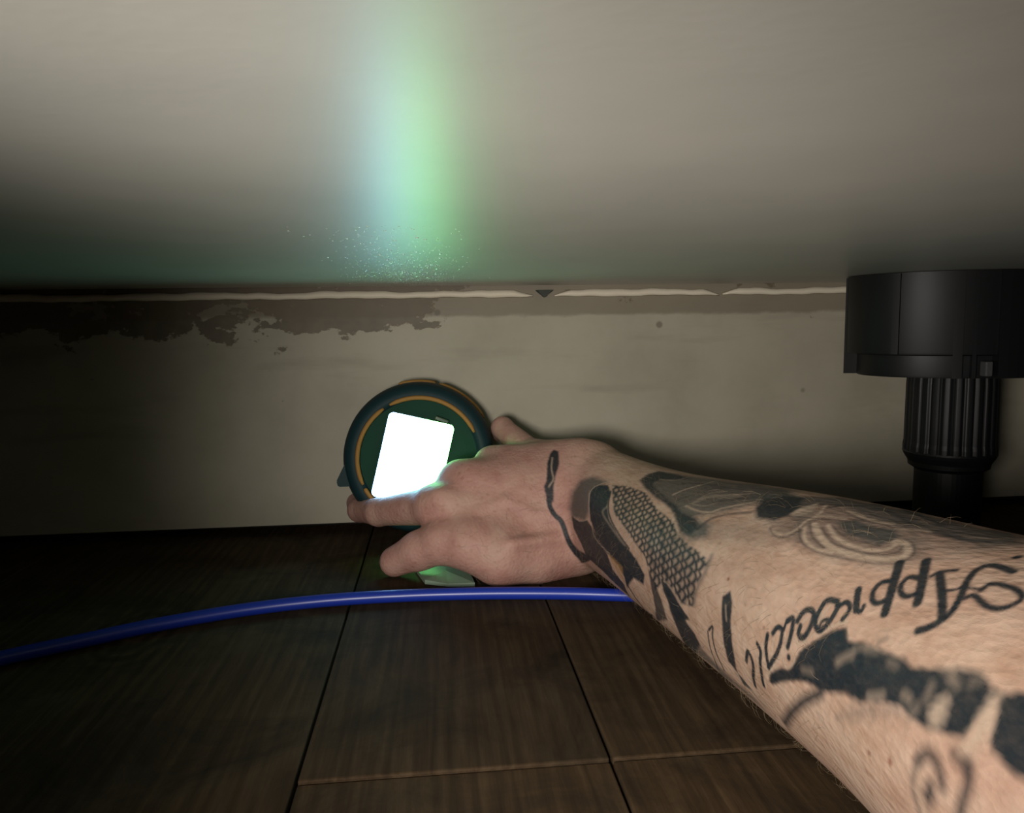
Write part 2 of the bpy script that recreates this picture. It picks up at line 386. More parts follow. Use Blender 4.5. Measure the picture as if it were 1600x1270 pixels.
vert = [e for e in bm.edges if abs(e.verts[0].co.y-e.verts[1].co.y) > 0.001]
bmesh.ops.bevel(bm, geom=vert, offset=0.003, segments=5, affect='EDGES', profile=0.5)
bm.normal_update()
for f in bm.faces: f.material_index = 0 if f.normal.y < -0.9 else 1
pan = link('glowing_panel', bm, M_glow, lamp); pan.data.materials.append(M_face)
pc = (at(645.5, 718.5, 466)-DC); inv = lamp.rotation_euler.to_matrix().inverted(); pl = inv @ pc
pan.location = (pl.x, -0.0028, pl.z); pan.rotation_euler = (0, math.radians(14.0), 0)
# side lug and small glossy bar standing in for a reflection on the face
bm = bmesh.new(); bmo = [(-0.0425, 0.008), (-0.0460, -0.002), (-0.0515, -0.0130), (-0.0505, -0.0165), (-0.0440, -0.0165), (-0.0400, -0.0150), (-0.0400, 0.004)]
fr = [bm.verts.new((x, 0.004, z)) for x, z in bmo]; bk = [bm.verts.new((x, 0.020, z)) for x, z in bmo]
bm.faces.new(fr); bm.faces.new(bk[::-1])
for k in range(7): bm.faces.new((fr[k], fr[(k+1) % 7], bk[(k+1) % 7], bk[k]))
bmesh.ops.bevel(bm, geom=bm.edges[:], offset=0.0006, segments=2, affect='EDGES')
link('lug', bm, M_teal, lamp)
bm = bmesh.new(); box(bm, -0.0045, 0.0045, -0.0008, 0.001, -0.0014, 0.0014, 0.0007, 3)
bt = link('glint_bar', bm, mat('glint_gloss', (0.05, 0.09, 0.05), 0.15)[0], lamp); q = inv @ (at(690, 656, 466)-DC); bt.location = (q.x, -0.0022, q.z); bt.rotation_euler = (0, math.radians(22), 0)

# ------------------------------------------------------------------ pale scrap on the floor under the thumb
r = random.Random(11); outl = [(650, 893), (668, 884), (700, 879), (722, 884), (738, 908), (742, 917), (700, 916), (664, 912)]
bm = bmesh.new(); cpt = on_floor(696, 899, 0.0012); ctr = bm.verts.new((cpt.x, cpt.y, 0.0042)); bot = []; top_ = []
for px, py in outl:
    p = on_floor(px, py, 0.0005); top_.append(bm.verts.new((p.x, p.y, 0.0016+r.uniform(0, 0.0022)))); bot.append(bm.verts.new((p.x, p.y, 0.0003)))
for k in range(8):
    bm.faces.new((ctr, top_[k], top_[(k+1) % 8])); bm.faces.new((top_[k], bot[k], bot[(k+1) % 8], top_[(k+1) % 8]))
bm.faces.new(bot)
tag(link('plastic_scrap', bm, mat('pale_scrap', (0.22, 0.29, 0.21), 0.5)[0]), 'small pale scrap lying on the floor below the thumb', 'scrap')

# ------------------------------------------------------------------ condensation beads on the underside above the lamp
r = random.Random(21); dv, df = [], []
for k in range(2600):
    t = r.random()
    if t < 0.75: x, y = r.gauss(-0.014, 0.015), r.gauss(0.42, 0.05)
    else: x, y = r.gauss(-0.012, 0.010), r.uniform(0.20, 0.40)
    if not (0.12 < y < WALL-0.013): continue
    R_ = min(0.0011, r.lognormvariate(-8.2, 0.35)); hgt_ = R_*r.uniform(0.35, 0.55); i0 = len(dv)
    for (q, hh) in ((1.0, 0.0), (0.86, 0.5), (0.5, 0.86)):
        for e in range(7):
            a = 2*math.pi*e/7; dv.append((x+R_*q*math.cos(a), y+R_*q*math.sin(a), CEIL+0.00005-hgt_*hh))
    dv.append((x, y, CEIL-hgt_))
    for lv in (0, 1):
        for e in range(7): df.append((i0+lv*7+e, i0+lv*7+(e+1) % 7, i0+lv*7+7+(e+1) % 7, i0+lv*7+7+e))
    for e in range(7): df.append((i0+14+e, i0+14+(e+1) % 7, i0+21))
dm_ = bpy.data.meshes.new('water_droplets'); dm_.from_pydata(dv, [], df); dm_.update()
mt, nt, b = mat('water_bead', (0.55, 0.55, 0.52), 0.12); b.inputs['IOR'].default_value = 1.33; b.inputs['Transmission Weight'].default_value = 0.35
tag(link('water_droplets', dm_, mt, smooth=True), 'tiny water beads on the cabinet underside above the lamp', 'droplets', kind='stuff')

# ------------------------------------------------------------------ forearm and hand: one smooth continuous body (blended distance field)
STA = [  # top and bottom outline seen at a station, its distance, and thickness ratio towards the viewer
    ((940, 697), (912, 872), 428, 0.74), ((1052, 744), (972, 916), 376, 0.80), ((1200, 766), (1062, 1000), 318, 0.90),
    ((1350, 786), (1194, 1100), 264, 0.95), ((1520, 822), (1338, 1228), 215, 0.97), ((1690, 866), (1475, 1345), 184, 1.0), ((1900, 905), (1570, 1510), 156, 1.0)]
AX, RA, RB, E1 = [], [], [], []
for (t, b_, d, q) in STA:
    A_, B_ = at(*t, d), at(*b_, d)
    AX.append((A_+B_)/2*1000); RA.append((A_-B_).length*500); RB.append((A_-B_).length*500*q); E1.append((A_-B_).normalized())
AX.append(Vector((145, 80, 54))); RA.append(48.0); RB.append(48.0); E1.append(E1[-1])
AX.append(Vector((160, -40, 66))); RA.append(50.0); RB.append(50.0); E1.append(E1[-1])

def mm(px, py, d): return at(px, py, d)*1000
VOX = 1.2
gmin = np.array([-75.0, -70.0, -3.0]); gmax = np.array([250.0, 505.0, 150.0])
dims = np.ceil((gmax-gmin)/VOX).astype(int)+1
field = np.full(dims, 30.0, np.float32)
def window(lo, hi, pad=16):
    a = np.maximum(np.floor((np.array(lo)-pad-gmin)/VOX).astype(int), 0); b = np.minimum(np.ceil((np.array(hi)+pad-gmin)/VOX).astype(int)+1, dims)
    sl = tuple(slice(i, j) for i, j in zip(a, b))
    ax = [(gmin[k]+VOX*np.arange(a[k], b[k])).astype(np.float32) for k in range(3)]
    return sl, ax[0][:, None, None], ax[1][None, :, None], ax[2][None, None, :]
def blend(sl, d, k):
    f = field[sl]
    if k <= 0: field[sl] = np.minimum(f, d); return
    h = np.clip(0.5+0.5*(f-d)/k, 0, 1); field[sl] = f*(1-h)+d*h - k*h*(1-h)
def cone(a, ra, b, rb, k=6.0):
    a = np.array(a); b = np.array(b); R_ = max(ra, rb)
    sl, X, Y, Z = window(np.minimum(a, b)-R_, np.maximum(a, b)+R_)
    ab = b-a; L2 = float(ab@ab)
    t = np.clip(((X-a[0])*ab[0]+(Y-a[1])*ab[1]+(Z-a[2])*ab[2])/L2, 0, 1)
    d = np.sqrt((X-a[0]-t*ab[0])**2+(Y-a[1]-t*ab[1])**2+(Z-a[2]-t*ab[2])**2) - (ra+(rb-ra)*t)
    blend(sl, d, k)
def chain(ps, rs, k=3.0, k0=6.0):
    for i in range(len(ps)-1): cone(ps[i], rs[i], ps[i+1], rs[i+1], k0 if i == 0 else k)
# forearm: swept ellipse along a spline through the stations
NS = 10
def spl(vals): return catmull([Vector(v) if not isinstance(v, float) else Vector((v, 0, 0)) for v in vals], NS)
axp = np.array([tuple(v) for v in spl(AX)]); ra_ = np.array([v.x for v in spl(RA)]); rb_ = np.array([v.x for v in spl(RB)]); e1_ = np.array([tuple(v) for v in spl(E1)])
def ease(a, n=13):                                              # even out the bends
    for _ in range(2):
        p = np.concatenate([2*a[:1]-a[n:0:-1], a, 2*a[-1:]-a[-2:-n-2:-1]]); k = np.hanning(2*n+3)[1:-1]; k /= k.sum()
        a = np.stack([np.convolve(p[:, c], k, 'valid') for c in range(p.shape[1])], 1)
    return a
axp = ease(axp); e1_ = ease(e1_); ra_ = ease(ra_[:, None])[:, 0]; rb_ = ease(rb_[:, None])[:, 0]
arm = np.full(dims, 30.0, np.float32)
for i in range(len(axp)-1):
    a, b = axp[i], axp[i+1]; R_ = max(ra_[i], ra_[i+1], rb_[i], rb_[i+1])
    sl, X, Y, Z = window(np.minimum(a, b)-R_, np.maximum(a, b)+R_, 10)
    ab = b-a; L2 = float(ab@ab); T = ab/math.sqrt(L2)
    t0 = ((X-a[0])*ab[0]+(Y-a[1])*ab[1]+(Z-a[2])*ab[2])/L2
    t = np.clip(t0, 0, 1); px, py, pz = X-a[0]-t*ab[0], Y-a[1]-t*ab[1], Z-a[2]-t*ab[2]
    e1 = e1_[i]-T*(e1_[i]@T); e1 /= np.linalg.norm(e1); e2 = np.cross(T, e1)
    ca = ra_[i]+(ra_[i+1]-ra_[i])*t; cb = rb_[i]+(rb_[i+1]-rb_[i])*t
    u = px*e1[0]+py*e1[1]+pz*e1[2]; v = px*e2[0]+py*e2[1]+pz*e2[2]; w_ = px*T[0]+py*T[1]+pz*T[2]
    q = np.sqrt((u/ca)**2+(v/cb)**2+(w_/np.minimum(ca, cb))**2)
    d = (q-1)*np.minimum(ca, cb)
    arm[sl] = np.minimum(arm[sl], d)
field = np.minimum(field, arm); del arm
# back of the hand: metacarpals
cone(mm(905, 805, 426), 17, mm(680, 790, 420), 11.5, 8)
cone(mm(905, 778, 428), 17, mm(718, 748, 428), 11.0, 8)
cone(mm(912, 752, 430), 15, mm(768, 724, 441), 10.5, 8)
cone(mm(930, 730, 430), 12.5, mm(840, 714, 452), 11.0, 8)
cone(mm(900, 735, 434), 17, mm(800, 738, 438), 14.0, 9)
cone(mm(880, 770, 424), 17, mm(745, 765, 426), 14.5, 9)
# thumb side
cone(mm(893, 848, 424), 17, mm(782, 866, 406), 15.5, 9)
cone(mm(903, 862, 422), 10, mm(840, 872, 412), 13, 9)
cone(mm(870, 815, 420), 17, mm(725, 812, 416), 12, 9)
chain([mm(782, 864, 406), mm(733, 850, 405), mm(690, 847, 408)], [16, 13, 11.2], 6, 8)
chain([mm(692, 847, 408), mm(655, 860, 413), mm(617, 877, 418)], [11.0, 10.4, 8.6], 4, 5)
# fingers closing round the lamp
chain([mm(680, 790, 422), mm(592, 800, 452), mm(562, 797, 474), mm(556, 785, 488)], [11.0, 8.2, 7.2, 6.2], 3, 5)
chain([mm(712, 757, 430), mm(698, 826, 444), mm(688, 852, 468), mm(685, 850, 486)], [10.5, 9.2, 8.0, 7.0], 3, 4)
chain([mm(772, 732, 442), mm(764, 812, 462), mm(746, 838, 480), mm(740, 832, 492)], [10.2, 8.8, 7.6, 6.6], 3, 4)
chain([mm(834, 714, 456), mm(785, 668, 484), mm(780, 676, 496)], [9.6, 6.8, 5.8], 3, 4)
# knuckles, tendons, wrist bone and veins
for p, r in (((690, 778, 411), 5.5), ((735, 744, 420), 5.0)): cone(mm(*p), r, mm(p[0]+8, p[1]+2, p[2]+1), r, 8)
for a, b, r in (((705, 780, 412), (880, 790, 411), 2.0), ((745, 752, 416), (885, 775, 412), 2.0), ((790, 728, 430), (890, 755, 416), 1.8), ((800, 850, 391), (885, 838, 404), 2.0)): cone(mm(*a), r, mm(*b), r, 5)
for vn in (((745, 800, 406), (790, 782, 408), (830, 800, 405), (870, 806, 406)), ((790, 782, 408), (820, 765, 411), (860, 768, 411)), ((1000, 800, 373), (1060, 820, 350), (1120, 810, 330))):
    for a, b in zip(vn, vn[1:]): cone(mm(*a), 1.4, mm(*b), 1.4, 3.5)

def surface_nets(F, org, h):
    s = F < 0
    nx, ny, nz = (n-1 for n in F.shape)
    cnt = np.zeros((nx, ny, nz), np.int8)
    for i in (0, 1):
        for j in (0, 1):
            for k in (0, 1): cnt += s[i:nx+i, j:ny+j, k:nz+k]
    act = np.argwhere((cnt > 0) & (cnt < 8))
    idx = np.full((nx, ny, nz), -1, np.int32); idx[tuple(act.T)] = np.arange(len(act))
    corn = np.array([(i, j, k) for i in (0, 1) for j in (0, 1) for k in (0, 1)])
    val = np.stack([F[tuple((act+c).T)] for c in corn], 1)
    acc = np.zeros((len(act), 3)); num = np.zeros(len(act))
    for a in range(8):
        for b in range(a+1, 8):
            if np.abs(corn[a]-corn[b]).sum() != 1: continue
            va, vb = val[:, a], val[:, b]; cr = (va < 0) != (vb < 0)
            t = np.where(cr, va/np.where(cr, va-vb, 1), 0)[:, None]
            acc += np.where(cr[:, None], corn[a]+t*(corn[b]-corn[a]), 0); num += cr
    V = (act + acc/num[:, None])*h + org
    quads = []
    for ax in range(3):
        sl0 = [slice(None)]*3; sl1 = [slice(None)]*3; sl0[ax] = slice(0, -1); sl1[ax] = slice(1, None)
        A0, B0 = s[tuple(sl0)], s[tuple(sl1)]
        e = np.argwhere(A0 != B0); o1, o2 = (ax+1) % 3, (ax+2) % 3
        e = e[(e[:, o1] > 0) & (e[:, o2] > 0) & (e[:, o1] < F.shape[o1]-1) & (e[:, o2] < F.shape[o2]-1)]
        inside = A0[tuple(e.T)]
        d1 = np.zeros(3, int); d1[o1] = 1; d2 = np.zeros(3, int); d2[o2] = 1
        c = [idx[tuple((e-d1-d2).T)], idx[tuple((e-d2).T)], idx[tuple(e.T)], idx[tuple((e-d1).T)]]
        q = np.stack(c, 1); q[~inside] = q[~inside][:, ::-1]; quads.append(q)
    return V, np.concatenate(quads)
V, Q = surface_nets(field, gmin, VOX); del field
def mesh_np(name, V, Q):
    me = bpy.data.meshes.new(name); me.vertices.add(len(V)); me.vertices.foreach_set('co', np.ascontiguousarray(V, np.float32).ravel())
    me.loops.add(Q.size); me.loops.foreach_set('vertex_index', np.ascontiguousarray(Q, np.int32).ravel())
    me.polygons.add(len(Q)); me.polygons.foreach_set('loop_start', np.arange(0, Q.size, Q.shape[1], dtype=np.int32))
    me.update(calc_edges=True); me.validate(); return me
me0 = mesh_np('arm_base', V/1000.0, Q)
tmp = bpy.data.objects.new('tmp', me0); COL.objects.link(tmp)
sm = tmp.modifiers.new('smooth', 'SMOOTH'); sm.factor = 0.5; sm.iterations = 4
ss = tmp.modifiers.new('sub', 'SUBSURF'); ss.levels = 1; ss.render_levels = 1
dg = bpy.context.evaluated_depsgraph_get()
arm_me = bpy.data.meshes.new_from_object(tmp.evaluated_get(dg)); arm_me.name = 'person'
bpy.data.objects.remove(tmp); bpy.data.meshes.remove(me0)
arm_me.polygons.foreach_set('use_smooth', np.ones(len(arm_me.polygons), bool))
NV = len(arm_me.vertices); AV = np.empty(NV*3, np.float32); arm_me.vertices.foreach_get('co', AV); AV = AV.reshape(-1, 3)*1000.0

# surface coordinates of the arm: S = millimetres along the bone from the wrist, T = 40 x angle around it
seglen = np.linalg.norm(np.diff(axp, axis=0), axis=1); cum = np.concatenate([[0], np.cumsum(seglen)])
B0 = np.array(AX[0]); BD = np.array(AX[5])-B0; BD /= np.linalg.norm(BD)
BU = np.array(E1[3]); BU = BU-BD*(BU@BD); BU /= np.linalg.norm(BU); BN = np.cross(BD, BU); BN = -BN if BN[1] > 0 else BN
def arm_st(P):
    r = np.asarray(P, float)-B0
    return r@BD, 40.0*np.arctan2(r@BU, r@BN)
# the back of the hand has its own flat chart: along the hand, across the hand
H0 = np.array(mm(905, 785, 428)); HX = np.array(mm(716, 752, 428))-H0; HX /= np.linalg.norm(HX)
HY = np.array(mm(900, 735, 434))-np.array(mm(893, 848, 424)); HY -= HX*(HX@HY); HY /= np.linalg.norm(HY); HN = np.cross(HX, HY); HN = -HN if HN[1] > 0 else HN
def hand_st(P):
    r = np.asarray(P, float)-H0; return r@HX, r@HY
SS, TT = arm_st(AV)
# tattoo drawing in surface millimetres (along, around)
TATTOO = [
('hfill',0.9,'k',1.0,0.0,[19.8,25.6,17.1,24.8,16.0,16.6,17.3,9.6,17.5,3.1,16.3,-4.7,18.9,-7.8,20.7,-2.8,22.6,2.3,21.8,6.1,22.6,16.7,21.4,23.2]),
('hline',0.9540000000000001,'k',0.7,2.58,[19.0,-4.3,18.7,-5.3,18.3,-6.4,18.0,-7.4,17.5,-8.4,16.8,-9.5,16.1,-10.5,15.2,-11.4,14.3,-12.3,13.4,-12.9,12.5,-13.4,11.5,-14.0,10.4,-15.2,9.3,-17.0,8.1,-19.3,6.9,-21.7,5.6,-23.8,4.3,-25.5,2.9,-27.0,1.5,-28.4,0.2,-29.6,-1.1,-30.5,-2.3,-31.3,-3.4,-32.1,-4.4,-32.9]),
('hline',0.5830000000000001,'w',0.6,0.88,[20.1,20.2,20.1,18.3,20.1,16.5,20.1,14.7,19.9,13.1,19.5,11.6,19.0,10.2,18.5,8.9,18.2,7.6,18.4,6.3,18.9,5.1,19.5,3.9,20.0,2.7]),
('fill',0.85,'g',5,0.0,[22.2,-14.9,19.7,1.1,21.9,13.8,30.4,22.1,45.7,23.5,41.6,16.2,36.3,8.7,40.2,-0.4,43.0,-9.7,41.9,-19.4,32.2,-20.2,25.8,-22.5]),
('fill',0.92,'k',1.5,0.0,[35.5,10.1,38.5,16.6,47.9,21.0,55.2,15.6,58.2,3.3,65.3,-6.5,72.3,-11.0,79.0,-15.2,91.5,-20.0,103.1,-24.1,111.7,-29.7,110.2,-36.4,99.5,-37.6,87.5,-49.7,87.7,-42.2,81.6,-37.4,68.9,-33.7,56.9,-27.3,52.2,-21.7,46.9,-15.9,40.9,-4.2]),
('fill',0.88,'k',1.5,0.0,[25.0,-20.6,34.5,-21.5,43.4,-17.3,51.2,-21.5,60.0,-28.7,69.8,-34.5,74.2,-44.0,79.6,-46.5,84.3,-49.2,82.4,-59.4,75.3,-57.8,67.7,-56.3,62.2,-54.2,56.1,-52.1,48.2,-50.7,40.1,-49.1,36.1,-39.3,28.1,-30.3]),
('fill',0.6,'o',2,0.0,[70.8,-32.9,80.1,-34.6,87.4,-35.8,86.5,-47.0,80.8,-43.8,73.9,-38.5]),
('line',0.795,'w',0.7,0.74,[44.3,-12.4,42.7,-8.0,40.7,-3.6,38.8,0.6,37.4,4.2,36.6,6.9,36.4,8.9,36.5,10.7,36.9,12.3,37.4,13.9,38.1,15.1,39.2,16.4,40.4,17.8,41.9,19.6,43.6,21.7,45.3,23.6,47.0,24.5,48.8,24.2,50.6,23.1,52.4,21.7,54.1,20.3]),
('line',0.5830000000000001,'w',0.7,0.75,[27.9,-20.3,30.0,-20.6,32.0,-21.0,34.2,-21.1,36.3,-20.8,38.5,-19.9,40.7,-18.4,42.7,-16.8,44.8,-15.2]),
('line',0.53,'w',0.8,0.79,[48.3,-17.5,49.5,-19.9,50.6,-22.2,51.7,-24.4,52.9,-26.3,54.4,-27.7,56.0,-28.8,57.9,-29.7,60.1,-30.6,62.9,-31.4,66.0,-32.1,69.5,-32.6,72.6,-33.3]),
('line',0.47700000000000004,'w',2,1.22,[59.4,3.8,58.4,1.9,57.2,-0.0,56.4,-2.0,56.7,-3.9,58.5,-5.8,61.4,-7.7,64.8,-9.5,68.2,-11.3,71.8,-13.1,75.8,-14.9,79.6,-16.5,82.5,-17.6,84.4,-18.4,85.6,-18.7,86.6,-18.9,87.6,-19.3]),
('line',0.42400000000000004,'g',1.5,0.97,[45.7,-2.2,45.9,1.5,45.8,5.3,45.7,8.7,45.8,11.3,46.3,12.8,47.2,13.6,48.2,14.0,49.1,14.6]),
('line',0.8480000000000001,'k',0.8,1.67,[53.9,16.7,55.4,13.4,56.7,10.1,57.9,6.8,59.4,3.8,60.9,1.1,62.6,-1.3,64.5,-3.5,66.9,-5.8,69.9,-8.2,73.4,-10.5,77.1,-12.6,80.6,-14.5,83.8,-16.1,87.0,-17.4,90.1,-18.6,93.2,-19.8]),
('line',0.901,'k',1.2,1.71,[89.6,-47.6,90.7,-48.9,91.6,-50.1,92.5,-51.5,93.5,-53.1,94.7,-55.2,95.5,-58.2,92.8,-63.5,100.5,-60.0,98.1,-63.5,106.3,-58.0,106.6,-58.6,107.4,-59.2]),
('fill',0.3,'g',4,0.0,[96.7,6.5,106.9,7.8,116.6,8.9,126.0,9.8,133.5,7.0,140.6,4.4,147.3,2.1,153.6,0.0,155.2,-5.1,156.1,-10.2,156.6,-15.3,156.6,-23.5,144.2,-30.4,135.6,-30.0,126.6,-29.4,122.8,-26.1,118.6,-22.7,114.0,-19.1,110.8,-13.2,106.9,-7.0,102.3,-0.5]),
('scale',0.95,'k',1.5,0.5,[51.1,22.5,63.6,27.3,73.7,27.4,83.7,27.2,93.5,22.1,102.7,17.3,112.9,14.8,122.5,12.5,130.6,5.5,142.3,2.9,152.7,1.5,161.4,0.0,160.7,-7.0,157.2,-15.1,157.3,-20.3,156.7,-25.8,147.1,-29.0,140.1,-25.5,130.9,-23.5,122.3,-34.3,116.9,-27.2,113.9,-22.9,110.4,-18.5,103.6,-15.8,96.3,-12.8,82.8,-6.4,68.8,-0.3,60.2,10.9]),
('fill',0.9,'k',1.2,0.0,[127.8,-24.0,137.2,-26.0,141.9,-28.6,146.2,-31.1,153.1,-34.1,139.8,-41.8,135.5,-35.8,130.4,-30.3]),
('fill',0.8,'k',1.5,0.0,[115.1,-25.0,119.4,-28.0,123.4,-31.0,127.2,-36.5,128.5,-41.8,128.1,-47.9,107.4,-61.4,117.7,-46.9,118.9,-38.9,117.7,-31.8]),
('line',0.636,'g',2.5,1.94,[161.5,2.7,161.8,0.3,162.0,-2.1,162.0,-4.4,161.8,-6.6,161.2,-8.6,160.4,-10.4,159.6,-12.3,159.0,-14.3,158.5,-16.5,158.2,-18.9,157.9,-21.4,157.3,-23.9]),
('fill',0.85,'g',5,0.0,[68.5,37.2,69.8,43.6,68.8,50.9,77.5,52.4,86.4,53.3,93.8,54.6,101.2,55.6,108.6,56.2,117.0,56.4,125.5,56.3,132.3,57.2,138.2,58.5,147.8,55.5,151.7,57.3,160.1,54.8,172.5,44.8,170.1,42.0,167.1,39.5,163.7,37.2,159.9,33.9,155.6,30.8,150.7,27.7,145.3,24.4,140.2,22.1,134.8,19.5,148.6,18.3,152.3,11.0,143.2,5.8,134.1,6.6,126.9,12.5,118.6,19.1,109.9,22.3,100.6,25.9,82.2,32.0]),
('fill',0.85,'k',2.5,0.0,[68.2,36.0,66.4,44.3,68.8,50.9,76.0,52.4,83.4,53.4,97.2,51.3,91.7,47.1,85.1,43.2,79.6,38.8,82.0,33.7,99.4,27.1,113.5,24.8,123.2,20.4,136.8,18.8,142.6,13.5,139.9,8.4,131.7,8.1,122.1,14.9,113.3,21.8,97.1,24.8,78.7,30.7]),
('line',0.795,'w',1.2,1.24,[104.4,31.8,105.0,33.0,105.5,34.2,106.1,35.4,106.8,36.7,107.7,38.1,108.7,39.5,109.7,40.9,110.7,42.6,111.7,44.5,112.7,46.5,113.3,48.9,113.5,51.5]),
('line',0.8480000000000001,'w',1.2,1.22,[121.9,25.5,124.8,25.1,127.7,24.6,130.5,24.3,133.1,24.1,135.7,24.1,138.0,24.3,140.2,24.6,142.2,25.1,143.5,25.9,144.4,27.0,145.5,28.1,147.2,29.4,149.8,31.0,153.1,32.8,156.0,34.5,158.2,36.0,159.2,37.0,159.7,37.9,159.9,38.6,160.1,39.4]),
('line',0.47700000000000004,'w',3,1.91,[125.0,29.7,126.6,31.5,127.8,33.3,129.3,35.0,131.5,36.4,134.5,37.5,138.3,38.3,142.3,38.9,145.9,39.6]),
('line',0.636,'w',1.5,1.08,[142.1,40.1,144.3,41.1,146.4,42.2,148.5,43.2,150.9,44.1,153.7,44.6,156.7,45.1,159.9,45.5,162.8,45.9]),
('line',0.53,'w',1.2,0.73,[80.1,42.3,83.0,43.1,86.0,43.8,88.7,44.5,90.9,45.5,92.2,46.9,92.8,48.6,92.8,50.7,92.6,52.8]),
('line',0.636,'k',1.2,0.66,[112.2,29.0,114.3,31.1,116.1,33.2,117.9,35.2,119.6,37.2,121.0,39.1,122.2,41.0,123.6,42.8,125.8,44.3,129.1,45.5,133.2,46.3,137.6,46.9,141.5,47.6]),
('fill',0.3,'g',8,0.0,[142.3,7.0,145.4,13.2,147.8,19.2,152.8,21.1,157.5,22.9,162.0,24.6,169.3,25.1,176.1,25.6,182.2,25.6,188.0,25.6,193.6,25.6,200.2,18.7,196.3,17.0,192.1,15.2,187.7,13.4,181.7,12.6,175.5,11.8,169.0,10.9,161.1,9.9,152.9,8.7]),
('line',0.742,'k',2,1.55,[142.6,13.5,143.4,15.5,144.1,17.4,144.9,19.3,146.1,21.1,147.9,22.6,150.0,24.0,152.4,25.3,154.8,26.4,157.2,27.4,159.8,28.2,162.5,29.0,165.0,29.7]),
('line',0.742,'k',2,1.09,[99.0,43.5,102.8,44.5,106.4,45.7,110.2,46.5,114.1,47.1,118.5,47.2,123.3,46.9,128.0,46.6,132.6,46.2]),
('line',0.742,'k',2,0.86,[137.8,31.8,139.4,32.9,140.9,33.9,142.5,35.0,144.5,36.1,147.0,37.1,149.9,38.1,152.9,39.0,155.5,40.0]),
('line',0.742,'k',2,2.12,[79.4,34.7,84.2,33.2,88.9,31.7,93.5,30.2,98.2,28.4,103.0,26.3,107.6,24.1,112.1,22.0,116.4,19.9]),
('line',0.742,'k',2,0.98,[134.1,49.4,137.8,49.6,141.4,49.8,145.0,49.9,148.4,50.2,151.8,50.5,155.1,50.8,158.4,51.2,161.4,51.6]),
('line',0.53,'w',1,0.52,[125.2,32.0,125.8,33.8,126.2,35.6,126.6,37.4,127.4,38.9,128.9,40.1,130.9,40.9,133.0,41.7,134.8,42.5]),
('line',0.53,'w',1,0.51,[122.9,27.9,125.9,27.9,128.9,27.9,131.7,27.9,134.1,28.3,135.9,29.0,137.3,30.0,138.5,31.1,139.6,32.2]),
('fill',0.85,'g',5,0.0,[148.0,46.3,153.7,46.7,159.2,47.0,164.3,47.4,169.2,47.8,173.9,48.3,177.5,49.6,180.7,51.0,183.3,52.9,184.7,55.8,190.0,54.8,194.8,54.1,198.0,55.1,199.6,57.4,207.6,53.2,210.1,54.5,213.6,55.1,216.4,56.2,224.4,51.4,227.7,51.7,231.7,50.8,235.7,49.8,239.6,48.8,243.5,47.7,243.4,51.2,246.5,50.5,249.4,50.0,252.6,49.0,263.8,37.6,262.3,36.2,260.7,35.0,258.9,33.8,256.9,32.8,253.9,33.1,250.8,33.3,247.7,33.5,244.1,34.2,240.5,34.7,236.8,35.3,233.5,35.2,230.1,35.2,226.7,35.1,222.0,36.1,217.1,37.2,211.9,38.5,205.8,40.4,199.2,42.6,195.8,41.8,192.3,41.2,188.5,40.6,187.6,36.6,185.9,33.0,181.7,32.0,177.3,31.0,172.6,30.0,162.1,36.9]),
('fill',0.35,'g',7,0.0,[234.4,32.2,237.2,32.5,239.9,32.8,242.6,33.1,245.1,33.3,247.7,33.5,250.8,33.4,253.7,33.2,256.7,33.0,258.5,34.0,260.1,35.0,261.7,36.1,263.1,37.3,262.6,35.1,261.8,33.2,260.8,31.5,259.5,30.0,257.8,29.0,255.9,28.0,253.9,27.0,251.9,26.1,249.6,25.6,247.2,25.0,244.7,24.4,239.9,28.0]),
('fill',0.9,'k',2.5,0.0,[164.3,32.7,162.7,39.0,165.1,41.9,166.8,45.3,171.5,45.9,176.0,46.5,183.0,38.9,185.1,31.3,181.0,27.5,176.2,27.1,171.2,26.7]),
('fill',0.85,'w',1.5,0.0,[184.3,32.6,184.2,37.4,185.7,40.1,186.5,43.3,193.6,34.6,189.5,31.6]),
('fill',0.45,'g',5,0.0,[179.0,26.1,182.4,28.7,185.5,31.4,190.6,32.0,195.5,32.5,197.4,27.8,198.8,23.6,204.4,19.9,198.3,19.9,191.9,19.9,185.7,22.8]),
('fill',0.55,'g',5,0.0,[186.9,31.1,189.0,34.9,190.2,39.1,193.8,40.4,197.2,41.7,200.3,43.2,205.9,41.5,211.3,40.0,216.3,38.6,221.0,37.4,225.5,36.2,229.9,35.9,234.1,35.5,238.2,35.1,241.8,30.5,244.7,26.6,247.2,23.3,244.9,21.5,242.5,19.8,239.1,19.4,235.6,18.9,231.9,18.4,227.9,18.2,223.7,18.0,219.4,17.7,215.1,17.8,210.7,17.9,206.2,18.0,201.4,20.4,196.3,23.0]),
('fill',0.88,'g',2,0.0,[206.3,32.6,209.0,34.1,211.5,35.7,216.2,34.7,220.8,33.6,224.3,34.2,227.8,34.7,233.0,30.5,232.0,28.2,230.6,26.0,226.3,26.6,221.8,27.2,215.6,27.7]),
('line',0.901,'w',1,2.17,[199.5,29.5,201.6,28.2,203.6,26.8,205.5,25.6,207.4,24.6,209.2,23.6,211.1,22.8,213.0,22.1,214.9,21.5,217.0,21.1,219.2,20.8,221.4,20.6,223.6,20.5,225.7,20.4,227.7,20.4,229.7,20.4,231.5,20.5,233.2,20.6,234.7,20.8,236.1,21.0,237.4,21.3,238.7,21.7,239.8,22.1,240.7,22.6,241.3,23.2,241.5,23.8,241.4,24.6,241.0,25.4,240.5,26.2,239.8,26.9,238.8,27.6,237.8,28.3,236.8,28.8,235.9,28.9,235.1,28.9,234.3,28.7,233.5,28.6]),
